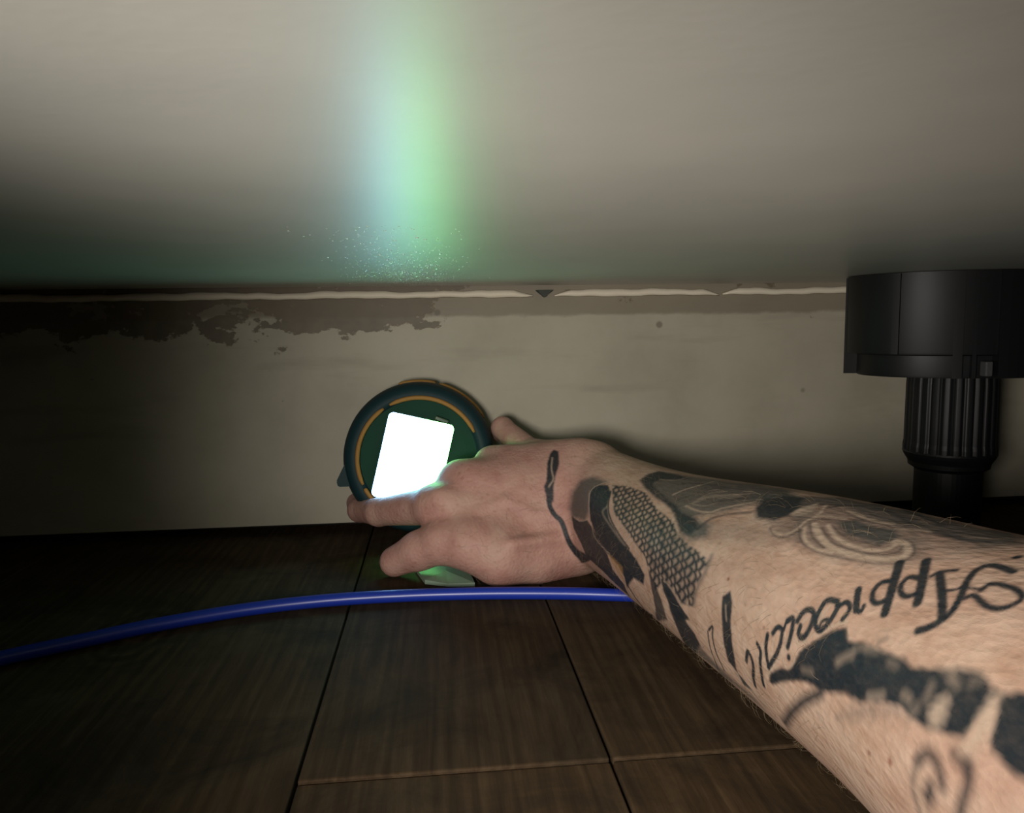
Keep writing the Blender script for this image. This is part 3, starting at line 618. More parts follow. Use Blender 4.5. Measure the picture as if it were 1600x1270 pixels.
('line',0.901,'w',1,1.44,[205.1,30.3,207.3,29.0,209.4,27.7,211.4,26.5,213.5,25.6,215.7,24.8,217.9,24.2,220.2,23.7,222.4,23.3,224.7,23.2,227.0,23.2,229.1,23.3,230.9,23.5,232.2,23.9,233.3,24.4,234.1,25.0,234.7,25.6,234.9,26.2,234.9,26.8,234.8,27.5,234.6,28.1]),
('line',0.8480000000000001,'w',1,1.31,[197.5,27.2,198.7,25.9,199.8,24.6,200.9,23.4,202.2,22.3,203.9,21.3,205.7,20.5,207.7,19.8,209.7,19.3,211.7,19.1,213.8,19.1,215.9,19.3,217.9,19.3]),
('line',0.8480000000000001,'w',1,1.27,[185.7,21.7,187.4,21.6,189.2,21.6,190.8,21.6,192.2,21.8,193.2,22.4,194.1,23.2,194.7,24.1,195.1,25.2,195.3,26.3,195.2,27.6,194.9,29.0,194.9,30.3,195.1,31.4,195.6,32.4,195.9,33.5,195.9,34.8,195.2,36.4,194.1,38.2,192.6,40.4,191.0,42.6]),
('line',0.795,'w',1,1.11,[195.1,34.6,196.9,34.7,198.7,34.8,200.4,34.9,202.0,35.0,203.5,35.1,204.9,35.1,206.2,35.1,207.5,35.2]),
('line',0.795,'w',1,1.17,[201.7,41.4,204.6,40.4,207.3,39.5,210.0,38.7,212.3,38.1,214.4,37.7,216.3,37.4,218.0,37.2,219.5,37.1,220.9,37.1,222.0,37.1,223.0,37.2,224.1,37.3]),
('line',0.742,'w',1,0.86,[227.4,35.1,229.2,35.5,231.0,35.9,232.7,36.3,234.1,36.6,235.3,36.8,236.3,36.8,237.2,36.8,238.2,36.8]),
('line',0.636,'w',1.2,0.9,[220.5,47.7,226.4,45.6,231.9,43.7]),
('line',0.53,'w',1.5,0.68,[246.9,37.5,248.6,37.5,250.4,37.5,252.0,37.6,253.4,37.8,254.3,38.3,255.0,39.1,255.4,40.0,255.8,41.0]),
('line',0.53,'w',1.5,0.88,[196.1,53.1,198.4,53.0,195.4,58.2,197.5,58.1,199.0,58.6,206.7,52.5,208.1,52.6,209.5,52.7,210.9,52.8]),
('line',0.8480000000000001,'k',2,1.25,[211.7,53.7,215.8,51.5,219.3,49.7,222.6,48.2,225.5,46.9,228.3,45.7,231.0,44.6,233.6,43.6,236.1,42.6]),
('line',0.8480000000000001,'k',2,1.2,[238.4,36.9,241.1,36.6,243.8,36.2,246.5,35.8,248.8,35.5,250.6,35.5,252.3,35.5,253.7,35.7,255.3,35.7]),
('line',0.8480000000000001,'k',2,1.05,[206.3,47.6,208.9,47.0,211.4,46.6,213.9,46.0,216.6,45.1,219.6,43.8,222.7,42.3,225.7,40.9,228.5,39.6]),
('line',0.8480000000000001,'k',2,1.14,[194.3,40.5,194.8,41.6,195.2,42.9,195.6,44.2,196.2,45.3,197.4,46.1,198.9,46.7,200.5,47.2,202.0,47.9]),
('line',0.6572,'k',0.9,0.44,[204.5,28.3,207.0,26.8,209.4,25.4,211.8,24.1,214.1,23.2,216.5,22.6,218.9,22.3,221.3,22.1,223.7,22.0,226.1,21.9,228.6,21.9,230.9,22.0,232.9,22.2,234.6,22.6,236.0,23.1,237.2,23.8,238.0,24.4,238.3,25.0,238.1,25.7,237.8,26.4,237.5,27.2]),
('line',0.6572,'k',0.9,0.44,[195.6,26.2,196.8,25.0,198.0,23.9,199.1,22.8,200.4,21.9,201.8,21.0,203.3,20.2,204.9,19.5,206.7,19.0,208.7,18.6,210.9,18.3,213.2,18.1,215.5,18.0,218.0,18.0,220.5,18.1,223.0,18.2,225.6,18.4,228.2,18.5,230.9,18.7,233.5,18.9,235.8,19.1,237.9,19.5,239.7,20.0,241.3,20.5,242.5,21.2,243.2,22.0,243.6,23.0,243.7,24.0,243.4,25.0,242.7,26.0,241.6,27.0,240.4,28.0,239.2,28.9,238.0,29.5,236.9,30.0,235.7,30.3,234.5,30.7]),
('line',0.6572,'k',0.9,0.45,[206.5,30.7,209.0,29.5,211.3,28.4,213.6,27.4,215.8,26.7,218.1,26.3,220.4,26.1,222.7,26.0,224.7,25.9,226.4,25.8,228.0,25.7,229.5,25.7,231.0,25.6]),
('line',0.6572,'k',0.9,0.48,[196.9,30.1,198.9,28.4,200.7,26.7,202.4,25.2,204.3,23.8,206.5,22.7,208.8,21.8,211.2,21.0,213.5,20.2]),
('line',0.6572,'k',0.9,0.51,[182.9,23.3,184.2,22.5,185.4,21.7,186.6,21.0,187.9,20.5,189.5,20.3,191.1,20.3,192.8,20.5,194.1,20.9,195.1,21.7,195.8,22.9,196.4,24.1,197.0,25.3]),
('line',0.6572,'k',0.9,0.5,[185.7,31.2,188.7,31.6,191.6,31.9,194.4,32.3,197.2,32.6,200.0,33.0,202.7,33.4,205.4,33.9,208.0,34.3]),
('line',0.6572,'k',0.9,0.47,[205.1,38.6,207.4,38.0,209.6,37.4,211.7,36.8,214.1,36.3,216.7,36.0,219.4,35.9,222.1,35.7,224.8,35.6]),
('fill',0.95,'k',1.6,0.0,[240.5,-0.0,243.0,-2.6,248.8,-1.1,254.4,-0.7,257.8,-0.5,261.0,-0.3,264.0,-0.1,266.8,-0.9,270.1,-0.0,273.2,0.8,276.1,1.7,278.8,2.5,281.4,2.9,284.0,3.3,286.9,2.1,289.6,1.5,291.7,2.3,293.8,3.1,295.7,3.3,297.5,3.5,299.2,3.7,300.9,3.9,302.6,4.1,303.6,3.2,304.5,2.3,305.5,1.5,306.4,0.6,307.2,-0.2,308.0,-1.0,308.1,-2.2,308.1,-3.4,308.1,-4.5,308.1,-5.7,306.3,-6.0,304.5,-6.3,302.6,-6.6,300.4,-6.8,298.2,-7.0,296.6,-6.8,295.0,-6.6,292.1,-5.9,291.2,-4.7,290.9,-3.4,290.7,-2.1,290.4,-0.8,289.2,1.0,288.5,-0.5,287.8,-2.1,287.2,-3.6,286.6,-5.1,285.9,-6.6,283.4,-7.1,280.7,-7.6,278.2,-8.1,275.6,-8.7,271.6,-8.8,267.5,-8.2,264.1,-9.0,260.6,-9.8,257.0,-11.3,253.2,-12.9,246.9,-13.6,241.8,-15.7,236.4,-18.0,232.4,-18.0,226.0,-19.7,217.4,-24.6,209.5,-29.2,209.1,-26.7,215.8,-22.0,221.7,-18.0,224.7,-12.3,227.7,-9.3,230.4,-6.5,235.7,-2.4]),
('line',0.9540000000000001,'k',3,2.63,[236.4,-18.2,234.5,-19.7,232.4,-21.2,230.4,-22.9,228.3,-24.6,226.1,-26.6,223.9,-28.8,221.6,-31.1,219.3,-33.5,217.2,-35.9,215.0,-38.4,212.6,-41.3,209.4,-44.9]),
('fill',0.45,'g',4,0.0,[244.2,-20.5,250.3,-15.6,254.0,-13.3,257.3,-11.2,260.7,-10.2,264.0,-9.3,267.0,-8.4,269.6,-9.2,265.7,-10.6,261.5,-12.3,258.2,-13.9,254.6,-15.8,250.7,-18.0]),
('fill',0.8,'w',2.5,0.0,[275.3,-6.2,276.5,-4.0,277.8,-2.4,279.4,-2.6,279.8,-4.1,280.1,-5.5,278.9,-7.6,276.7,-7.8]),
('fill',0.8,'w',3,0.0,[287.9,0.9,289.9,0.8,290.2,-0.9,290.4,-2.6,290.2,-4.3,289.9,-6.0,288.9,-7.5,287.7,-9.0,285.4,-8.8,286.2,-6.0,286.8,-4.1,287.3,-2.3,287.7,-0.7]),
('line',0.5830000000000001,'w',3,1.18,[241.3,-7.8,241.8,-7.2,242.4,-6.6,242.9,-6.1,243.4,-5.6,244.1,-5.2,244.7,-4.8,245.4,-4.5,246.1,-4.1]),
('line',0.636,'w',3,0.86,[256.3,-10.5,260.9,-8.5]),
('line',0.42400000000000004,'w',3,1.12,[249.6,-2.2,253.9,-0.9]),
('line',0.53,'w',3,0.88,[267.4,-5.9,269.2,-6.1]),
('line',0.371,'w',3,0.98,[273.8,-4.3,273.9,-2.2]),
('line',0.371,'w',3,1.07,[278.1,0.5,279.8,-0.1]),
('line',0.42400000000000004,'w',3,0.86,[271.2,-8.0,272.0,-6.6]),
('line',0.318,'w',3,0.92,[283.0,1.4,284.3,2.4]),
('line',0.318,'w',3,0.85,[259.7,-2.1,262.0,-2.0]),
('line',0.265,'w',3,2.43,[234.0,-11.2,237.8,-11.0,241.5,-10.7]),
('line',0.318,'w',3,0.96,[275.0,1.6,277.8,0.9]),
('line',0.5830000000000001,'k',1.5,0.52,[253.4,0.6,255.7,2.0]),
('fill',0.93,'k',1.4,0.0,[210.4,-25.1,216.4,-20.4,220.6,-19.6,224.3,-14.2,224.6,-11.8,229.2,-7.5,232.4,-4.7,235.4,-2.1,240.2,0.3,242.7,-2.5,249.2,-1.5,250.4,-3.4,251.6,-5.2,252.6,-7.0,253.6,-8.8,254.4,-10.6,250.0,-12.0,245.3,-13.5,240.1,-15.3,234.6,-17.3,229.4,-17.9,223.6,-20.7,217.4,-23.9,210.7,-29.2,208.2,-29.6]),
('line',0.42400000000000004,'w',2.5,1.64,[241.5,-8.3,242.0,-7.8,242.5,-7.3,243.0,-6.8,243.6,-6.3,244.2,-5.9,244.8,-5.5,245.4,-5.1,246.1,-4.7]),
('line',0.318,'w',2.5,1.52,[227.2,-16.2,231.3,-14.9]),
('line',0.318,'w',2.5,0.92,[246.4,-3.2,249.1,-1.9]),
('line',0.8480000000000001,'w',0.8,0.91,[205.3,-18.4,205.4,-19.4,205.4,-20.5,205.4,-21.6,205.5,-22.6,205.8,-23.5,206.1,-24.4,206.5,-25.1,206.9,-25.6,207.4,-25.7,208.0,-25.6,208.5,-25.5,208.7,-25.7,208.4,-26.3,207.8,-27.1,207.1,-28.2,206.5,-29.2,206.1,-30.2,205.8,-31.3,205.5,-32.4,205.1,-33.6]),
('line',0.8480000000000001,'w',0.8,1.0,[210.6,-11.1,210.7,-12.3,210.8,-13.5,210.8,-14.7,210.8,-15.9,210.8,-17.0,210.8,-18.0,210.7,-19.0,210.6,-20.1]),
('line',0.8480000000000001,'w',0.8,0.87,[215.9,-10.0,216.3,-10.6,216.7,-11.3,217.0,-11.9,217.2,-12.5,217.3,-13.0,217.2,-13.5,217.0,-14.0,216.7,-14.7,216.3,-15.5,215.7,-16.5,215.0,-17.6,214.2,-18.9,213.2,-20.2,212.0,-21.8,210.7,-23.4,209.3,-25.2]),
('line',0.8480000000000001,'w',0.8,0.82,[201.6,-22.9,201.8,-24.1,202.0,-25.4,202.0,-26.7,201.9,-27.9,201.6,-29.2,201.0,-30.6,200.4,-31.9,200.0,-33.0,200.0,-33.7,200.2,-34.2,200.5,-34.5,200.7,-34.8,200.9,-35.1,201.2,-35.5,201.4,-35.8,201.6,-36.1]),
('line',0.8480000000000001,'w',0.8,0.84,[192.7,-30.1,193.2,-30.9,193.6,-31.7,194.0,-32.5,194.3,-33.4,194.6,-34.4,194.7,-35.6,194.7,-36.9,194.7,-38.2]),
('line',0.8480000000000001,'w',0.8,0.91,[221.3,-9.4,222.0,-9.6,222.8,-9.9,223.6,-10.1,224.4,-9.9,225.4,-9.1,226.3,-8.0,227.2,-6.8,228.0,-6.0,228.7,-5.6,229.3,-5.5,230.0,-5.4,230.8,-5.0,231.7,-4.2,232.7,-3.2,233.7,-2.2,234.8,-1.2,235.9,-0.4,237.1,0.3,238.4,1.0,239.6,1.7]),
('line',0.8480000000000001,'w',0.8,0.74,[217.8,-14.9,217.5,-15.7,217.1,-16.4,216.8,-17.2,216.8,-17.8,217.2,-18.4,217.9,-19.0,218.7,-19.3,219.5,-19.2,220.4,-18.6,221.4,-17.5,222.2,-16.4,222.6,-15.5,222.5,-14.9,222.1,-14.4,221.6,-14.0,221.1,-13.5]),
('line',0.8480000000000001,'w',0.8,0.84,[221.2,-7.0,221.6,-6.2,222.0,-5.4,222.3,-4.6,222.6,-3.9,222.9,-3.3,223.2,-2.9,223.6,-2.4,223.9,-2.0]),
('line',0.8480000000000001,'w',0.8,0.86,[228.5,-1.9,228.8,-1.1,229.0,-0.3,229.3,0.5,229.5,1.3,229.9,2.0,230.2,2.8,230.5,3.5,230.8,4.3]),
('line',0.98,'k',0.55,1.87,[232.2,5.5,231.3,5.4,230.3,5.3,229.4,5.2,228.7,4.8,228.2,4.3,227.9,3.7,227.7,2.9,227.6,2.1,227.5,1.3,227.5,0.5,227.5,-0.4,227.5,-1.1,227.6,-1.7,227.8,-2.3,228.0,-2.7,228.3,-3.1,228.8,-3.4,229.3,-3.7,230.0,-3.8,230.5,-3.7,231.0,-3.5,231.4,-3.1,231.8,-2.6,232.2,-2.1,232.6,-1.4,232.9,-0.7,233.2,0.1,233.4,0.8,233.6,1.5,233.7,2.1,233.7,2.8,233.7,3.4,233.5,3.9,233.1,4.5,232.8,5.0,232.4,5.5]),
('line',0.98,'k',0.55,1.16,[230.0,-2.5,230.1,-2.1,230.1,-1.7,230.2,-1.3,230.4,-1.0,230.7,-0.7,231.2,-0.4,231.7,-0.1,232.1,0.1]),
('line',0.98,'k',0.55,1.63,[234.2,4.6,234.5,5.1,234.9,5.5,235.2,5.9,235.6,6.1,236.1,6.2,236.7,6.1,237.3,5.9,237.7,5.6,238.0,5.3,238.2,4.8,238.3,4.4,238.3,3.9,238.2,3.4,238.0,2.8,237.8,2.3,237.5,1.7]),
('line',0.98,'k',0.55,2.29,[237.1,10.4,237.6,9.7,238.0,9.0,238.4,8.3,238.9,7.6,239.3,7.0,239.7,6.4,240.1,5.9,240.6,5.3]),
('line',0.98,'k',0.55,1.46,[240.7,5.1,241.2,5.1,241.7,5.1,242.1,5.1,242.4,5.3,242.5,5.6,242.5,6.0,242.5,6.4,242.4,6.9]),
('line',0.98,'k',0.55,1.94,[220.0,-4.5,220.2,-3.8,220.4,-3.1,220.6,-2.4,220.9,-1.8,221.3,-1.2,221.8,-0.6,222.4,-0.2,223.0,0.1,223.7,0.3,224.4,0.3,225.1,0.2,225.6,-0.1,225.9,-0.6,226.2,-1.3,226.3,-2.1,226.3,-2.9,226.3,-3.7,226.2,-4.6,226.0,-5.5,225.8,-6.2,225.4,-6.9,225.1,-7.4,224.6,-7.8,224.2,-8.1,223.7,-8.2,223.1,-8.1,222.5,-7.9,222.1,-7.6,221.9,-7.1,221.9,-6.6,222.0,-5.9,222.0,-5.3]),
('line',0.98,'k',0.55,1.99,[215.5,-6.1,216.0,-5.6,216.6,-5.0,217.1,-4.6,217.6,-4.5,217.9,-4.7,218.2,-5.2,218.4,-5.9,218.6,-6.5,218.7,-7.2,218.8,-7.9,218.8,-8.6,218.9,-9.4,218.8,-10.3,218.7,-11.2,218.6,-12.2,218.4,-13.2]),
('line',0.98,'k',0.55,1.25,[215.0,-9.1,215.2,-6.9]),
('line',0.98,'k',0.7,2.13,[219.6,-15.9,219.6,-15.9]),
('line',0.98,'k',0.55,1.83,[209.9,-12.4,210.4,-11.6,210.7,-10.9,211.1,-10.2,211.6,-9.7,212.2,-9.3,212.9,-9.2,213.6,-9.2,214.1,-9.5,214.4,-10.1,214.6,-10.9,214.7,-11.9,214.7,-12.9,214.6,-13.9,214.3,-15.0,213.9,-16.1,213.5,-17.2,212.9,-18.3,212.2,-19.4,211.5,-20.5,210.8,-21.4,210.3,-22.3,209.8,-23.0,209.2,-23.7,208.7,-24.5]),
('line',0.98,'k',0.55,1.94,[207.4,-13.9,207.3,-14.8,207.2,-15.7,207.1,-16.6,207.0,-17.6,207.2,-18.5,207.4,-19.5,207.7,-20.5,207.9,-21.4,208.1,-22.2,208.4,-22.9,208.6,-23.6,208.8,-24.2]),
('line',0.98,'k',0.55,1.84,[202.1,-19.4,202.7,-19.8,203.3,-20.2,203.9,-20.6,204.3,-21.2,204.3,-22.0,204.2,-23.0,203.9,-24.1,203.8,-25.2,203.8,-26.4,203.9,-27.8,203.9,-29.2,203.9,-30.4,203.9,-31.3,203.9,-32.1,204.0,-32.8,204.0,-33.5]),
('line',0.98,'k',0.55,1.82,[194.6,-29.8,195.0,-28.5,195.4,-27.2,195.7,-26.0,196.1,-25.3,196.6,-25.2,197.2,-25.4,197.8,-25.8,198.3,-26.3,198.6,-27.0,198.9,-27.7,199.0,-28.6,199.0,-29.5,198.8,-30.6,198.4,-31.9,197.9,-33.3,197.5,-34.5,197.4,-35.5,197.3,-36.4,197.2,-37.3,197.1,-38.2]),
('line',0.98,'k',0.7,2.58,[248.9,23.5,250.4,21.6,251.8,19.9,253.0,18.3,254.2,16.8,255.3,15.3,256.2,14.0,257.1,12.7,257.9,11.4]),
('line',0.98,'k',0.7,1.67,[252.4,17.7,251.5,17.6,250.6,17.6,249.8,17.5,249.3,17.2,249.0,16.7,248.9,16.0,249.0,15.3,249.2,14.6,249.5,14.1,250.0,13.5,250.5,13.0,251.1,12.7,251.7,12.4,252.4,12.2,253.1,12.2,253.7,12.3,254.3,12.5,254.8,12.8,255.2,13.2,255.6,13.6]),
('line',0.98,'k',0.7,2.75,[242.4,21.1,243.7,19.2,244.8,17.5,245.8,15.8,246.8,14.1,247.9,12.3,248.8,10.5,249.7,8.7,250.5,7.0]),
('line',0.98,'k',0.7,1.73,[245.3,15.3,244.6,15.0,243.8,14.7,243.1,14.3,242.6,13.9,242.3,13.2,242.2,12.5,242.2,11.7,242.4,11.0,242.7,10.3,243.2,9.7,243.7,9.1,244.3,8.8,244.8,8.6,245.4,8.5,246.0,8.5,246.5,8.7,247.0,8.9,247.4,9.3,247.8,9.7,248.2,10.0]),
('line',0.98,'k',0.7,1.16,[255.1,18.8,255.3,19.2,255.4,19.7,255.6,20.2,256.1,20.6,256.8,20.9,257.8,21.3,258.8,21.6,259.8,21.9]),
('line',0.98,'k',0.7,2.23,[256.9,19.7,257.9,18.8,258.8,18.0,259.7,17.2,260.7,16.3,261.7,15.4,262.7,14.5,263.7,13.6,264.5,12.7,265.3,12.0,265.9,11.3,266.5,10.6,267.1,10.0]),
('line',0.98,'k',0.7,0.97,[262.1,15.6,262.7,15.8,263.4,16.0,264.0,16.2,264.6,16.4,265.0,16.7,265.3,17.0,265.6,17.4,265.9,17.7]),
('line',0.98,'k',0.7,1.91,[272.8,23.9,271.8,24.1,270.9,24.4,270.0,24.6,269.0,24.8,268.1,25.0,267.1,25.1,266.2,25.1,265.5,24.9,265.0,24.5,264.7,24.0,264.5,23.4,264.4,22.6,264.5,21.8,264.8,20.9,265.1,20.0,265.5,19.0,266.0,18.0,266.7,16.9,267.2,15.9,267.7,14.9,268.0,13.9,268.3,13.0,268.5,12.1,268.5,11.4,268.4,10.7,268.1,10.1,267.8,9.5,267.4,9.0,267.0,8.4,266.5,7.9,266.0,7.4,265.4,7.0,264.9,6.6,264.3,6.3,263.8,6.1,263.2,5.8]),
('line',0.98,'k',0.7,1.42,[270.8,17.7,270.9,18.1,270.9,18.6,271.0,19.0,271.2,19.4,271.7,19.6,272.4,19.7,273.1,19.8,273.9,19.8,274.8,19.7,275.8,19.6,276.8,19.5,277.7,19.3,278.5,19.0,279.4,18.7,280.1,18.4,280.6,18.0,280.9,17.6,281.0,17.2,281.0,16.7,280.8,16.2,280.5,15.8,280.1,15.3,279.5,14.9,278.9,14.6,278.2,14.4,277.4,14.3,276.6,14.3,275.8,14.3,275.1,14.4,274.4,14.6,273.7,14.9,273.0,15.1,272.3,15.4,271.6,15.7,270.9,15.9,270.3,16.0,269.9,15.9,269.6,15.7,269.3,15.4,269.0,15.1]),
('line',0.98,'k',0.7,0.74,[267.2,17.6,270.2,17.7]),
('line',0.98,'k',0.7,2.06,[268.6,29.4,268.6,29.4]),
('fill',0.9,'k',1.2,0.0,[177.1,-11.7,181.1,-7.5,184.0,-11.4,184.6,-15.3,184.8,-19.3,185.7,-23.6,186.0,-28.3,186.2,-33.1,185.4,-38.6,186.6,-44.9,192.5,-43.0,189.8,-41.6,186.8,-40.3,183.5,-39.4,180.1,-38.4,180.0,-34.1,179.3,-30.3,179.4,-26.3,179.0,-22.6,178.2,-19.0]),
('line',0.636,'w',1,0.78,[180.2,-14.3,181.8,-19.8]),
('line',0.9540000000000001,'k',0.7,1.08,[168.5,-30.8,169.5,-29.7,170.5,-28.5,171.3,-27.7,171.9,-27.4,171.9,-28.2,171.6,-29.6,171.2,-31.4,170.9,-33.1,170.9,-34.8,170.9,-36.6,171.0,-38.4,171.1,-40.3,171.4,-42.1,171.8,-43.9,172.0,-45.8,171.9,-47.9]),
('line',0.9540000000000001,'k',0.7,0.97,[167.6,-31.8,167.5,-33.7,167.2,-35.8,166.9,-37.9,166.7,-40.2,166.6,-42.7,166.5,-45.5,165.8,-48.8,163.8,-53.2]),
('fill',0.88,'k',2,0.0,[132.0,-23.7,136.0,-26.9,139.5,-30.1,143.9,-33.1,147.8,-36.2,151.5,-38.2,155.1,-40.2,157.1,-45.0,143.2,-58.7,130.8,-62.0,135.4,-53.8,136.6,-47.8,136.2,-42.6,134.4,-38.1,134.4,-33.0,133.5,-28.3]),
('fill',0.7,'g',4,0.0,[138.6,-56.5,156.1,-46.7,161.4,-47.9,166.3,-49.3,171.1,-49.6,175.7,-49.8,182.8,-48.6,189.6,-47.3,192.3,-49.0,194.4,-51.3,187.8,-53.0,182.0,-53.4,176.4,-53.4,165.5,-58.5,158.2,-60.9,159.3,-55.2,153.3,-56.1,146.7,-57.9,139.6,-60.1]),
('line',0.636,'w',2,0.97,[162.0,-33.4,162.8,-35.7,163.3,-38.1,163.7,-40.5,164.3,-42.6,165.4,-44.0,167.0,-45.0,168.7,-45.7,170.2,-46.6]),
('line',0.53,'g',3,1.51,[183.7,-41.4,186.0,-42.0,188.1,-42.6,190.2,-43.2,192.0,-43.7,193.6,-44.3,194.9,-44.9,196.0,-45.5,197.2,-46.2]),
('line',0.9540000000000001,'k',3,1.76,[275.6,-14.0,276.1,-13.5,276.5,-13.0,276.9,-12.6,277.4,-12.3,277.9,-12.1,278.6,-12.1,279.2,-12.1,279.7,-12.2,280.2,-12.4,280.7,-12.7,281.1,-13.0,281.5,-13.3,281.8,-13.7,282.0,-14.1,282.2,-14.5,282.4,-14.9]),
('line',0.742,'g',3,0.97,[275.1,-14.9,274.9,-15.8,274.6,-16.8,274.3,-17.8,274.2,-18.6,274.3,-19.4,274.4,-20.0,274.7,-20.5,274.9,-21.1,275.2,-21.6,275.5,-22.1,275.9,-22.5,276.2,-22.9]),
('fill',0.85,'k',3,0.0,[278.7,-15.9,280.1,-16.0,280.8,-18.0,279.0,-20.4,277.4,-19.0]),
('line',0.53,'w',3,0.71,[276.8,-16.0,276.5,-16.8,276.2,-17.6,276.0,-18.4,276.0,-19.1,276.3,-19.8,276.8,-20.5,277.3,-21.1,277.8,-21.7]),
('line',0.9752000000000001,'k',3,1.89,[288.1,-10.0,288.3,-10.5,288.5,-10.9,288.6,-11.3,288.7,-11.8,288.7,-12.4,288.5,-13.0,288.4,-13.7,288.2,-14.4,288.0,-15.1,287.8,-15.9,287.6,-16.7,287.4,-17.4]),
('line',0.795,'k',3,1.2,[284.1,-9.5,284.6,-9.6,285.1,-9.7,285.5,-9.8,286.0,-9.9,286.5,-10.0,287.0,-10.0,287.4,-10.1,287.9,-10.1]),
('line',0.795,'r',0.7,1.08,[258.4,-21.2,258.5,-21.1]),
('line',0.795,'r',0.7,1.3,[266.5,-18.8,266.5,-18.7]),
('line',0.742,'r',0.7,1.2,[177.5,-3.6,177.6,-3.6]),
('line',0.636,'r',0.7,0.95,[204.8,-12.4,204.9,-12.3]),
('line',0.742,'r',0.7,1.28,[177.7,-3.4,177.8,-3.4])]


# ink as pigment on the skin: each item is (kind, coverage, colour, softness mm, width mm, surface points)
INK = {'k': (0.013, 0.018, 0.023), 'g': (0.050, 0.056, 0.054), 'w': (0.47, 0.35, 0.26), 'o': (0.36, 0.19, 0.07), 'r': (0.22, 0.07, 0.035)}
ink = np.zeros((NV, 4), np.float32)
PTS = np.stack([SS, TT], 1).astype(np.float32)
_h = np.sin(PTS[:, 0]*0.8+3*np.sin(PTS[:, 1]*0.7))*np.sin(PTS[:, 1]*1.9+2*np.sin(PTS[:, 0]*0.45))     # slightly uneven edges
def over(sel, a, col):
    a = a.astype(np.float32)[:, None]; c = np.array(INK[col], np.float32); cur = ink[sel]
    na = a + cur[:, 3:4]*(1-a)
    ink[sel, :3] = np.where(na > 1e-5, (c*a + cur[:, :3]*cur[:, 3:4]*(1-a))/np.maximum(na, 1e-5), cur[:, :3]); ink[sel, 3:4] = na
FRONT = np.abs(TT) < 100
HS = np.stack(hand_st(AV), 1).astype(np.float32); HF = ((AV-H0)@HN > -2) & (HS[:, 0] > -20); ARMP = PTS
for kind, cov, col, soft, wid, pts in TATTOO:
    onhand = kind[0] == 'h'; kind = kind[1:] if onhand else kind; PTS = HS if onhand else ARMP
    P = np.array(pts, np.float32).reshape(-1, 2); pad = soft+wid+2
    lo_, hi_ = P.min(0)-pad, P.max(0)+pad
    sel = np.nonzero((PTS[:, 0] > lo_[0]) & (PTS[:, 0] < hi_[0]) & (PTS[:, 1] > lo_[1]) & (PTS[:, 1] < hi_[1]) & (HF if onhand else FRONT))[0]
    if not len(sel): continue
    p = PTS[sel]; closed = kind in ('fill', 'scale'); B = np.roll(P, -1, 0) if closed else P[1:]; A_ = P if closed else P[:-1]
    dm = np.full(len(sel), 1e9, np.float32); inside = np.zeros(len(sel), bool)
    for a, b in zip(A_, B):
        ab = b-a; L2 = max(float(ab@ab), 1e-6); t = np.clip((p-a)@ab/L2, 0, 1); dm = np.minimum(dm, ((p-a-t[:, None]*ab)**2).sum(1))
        if closed and a[1] != b[1]:
            inside ^= ((a[1] > p[:, 1]) != (b[1] > p[:, 1])) & (p[:, 0] < (b[0]-a[0])*(p[:, 1]-a[1])/(b[1]-a[1])+a[0])
    dm = np.sqrt(dm)
    if kind == 'line': al = np.clip((wid/2-dm)/soft+0.5, 0, 1)
    else:
        al = np.clip(np.where(inside, dm, -dm)/soft+0.5+0.12*_h[sel], 0, 1)
        if kind == 'scale':                                               # overlapping reptile scales
            ca, sa = math.cos(0.15), math.sin(0.15); pu, pv = 3.9, 5.4
            wu = 0.35*np.sin(p[:, 0]*0.5+p[:, 1]*0.31)+0.25*np.sin(p[:, 1]*0.9+1); U_ = (p[:, 0]*ca+p[:, 1]*sa)/pu+wu*0.3; V_ = (-p[:, 0]*sa+p[:, 1]*ca)/pv+wu*0.25
            best = np.full(len(sel), 9.0, np.float32)
            row = np.floor(U_); 
            for dr in (0, -1):
                rr = row+dr; vv = V_+0.5*(rr % 2); fv = vv-np.floor(vv)-0.5; fu = U_-rr
                rad = np.sqrt((fv*1.9)**2+(fu*0.98)**2); best = np.minimum(best, np.abs(rad-1.0))
            al = al*np.clip(1.15-best/wid, 0, 1)
    over(sel, al*(min(0.99, cov*1.08) if col == 'k' else cov), col)
at_ = arm_me.attributes.new('ink', 'FLOAT_COLOR', 'POINT'); at_.data.foreach_set('color', ink.ravel())
hd = np.clip(((np.array(mm(960, 790, 420)) - AV) @ np.array(Rt))/26.0, 0, 1).astype(np.float32)
ah = arm_me.attributes.new('hand', 'FLOAT', 'POINT'); ah.data.foreach_set('value', hd)

# skin grain runs longer along the limb than around it
kk = np.clip(SS/120.0, 0, 1)*0.0+0.55
sco = ((AV-B0) - BD[None, :]*(((AV-B0)@BD)*np.where(SS > 0, kk, 0.0))[:, None])/1000.0
av_ = arm_me.attributes.new('skin_co', 'FLOAT_VECTOR', 'POINT'); av_.data.foreach_set('vector', sco.astype(np.float32).ravel())
mt, nt, b = mat('tattooed_skin', (0.5, 0.34, 0.26), 0.58, spec=0.35)
tc = nt.nodes.new('ShaderNodeAttribute'); tc.attribute_name = 'skin_co'; v = tc.outputs['Vector']
atn = nt.nodes.new('ShaderNodeAttribute'); atn.attribute_name = 'hand'
base = ramp(nt, [(0.30, (0.40, 0.245, 0.168)), (0.5, (0.49, 0.325, 0.235)), (0.72, (0.56, 0.40, 0.30))]); nt.links.new(noise(nt, v, 150, 5, 0.6), base.inputs[0])
hcol = ramp(nt, [(0.30, (0.38, 0.185, 0.148)), (0.5, (0.46, 0.255, 0.205)), (0.72, (0.50, 0.32, 0.25))]); nt.links.new(noise(nt, v, 60, 5, 0.6), hcol.inputs[0])
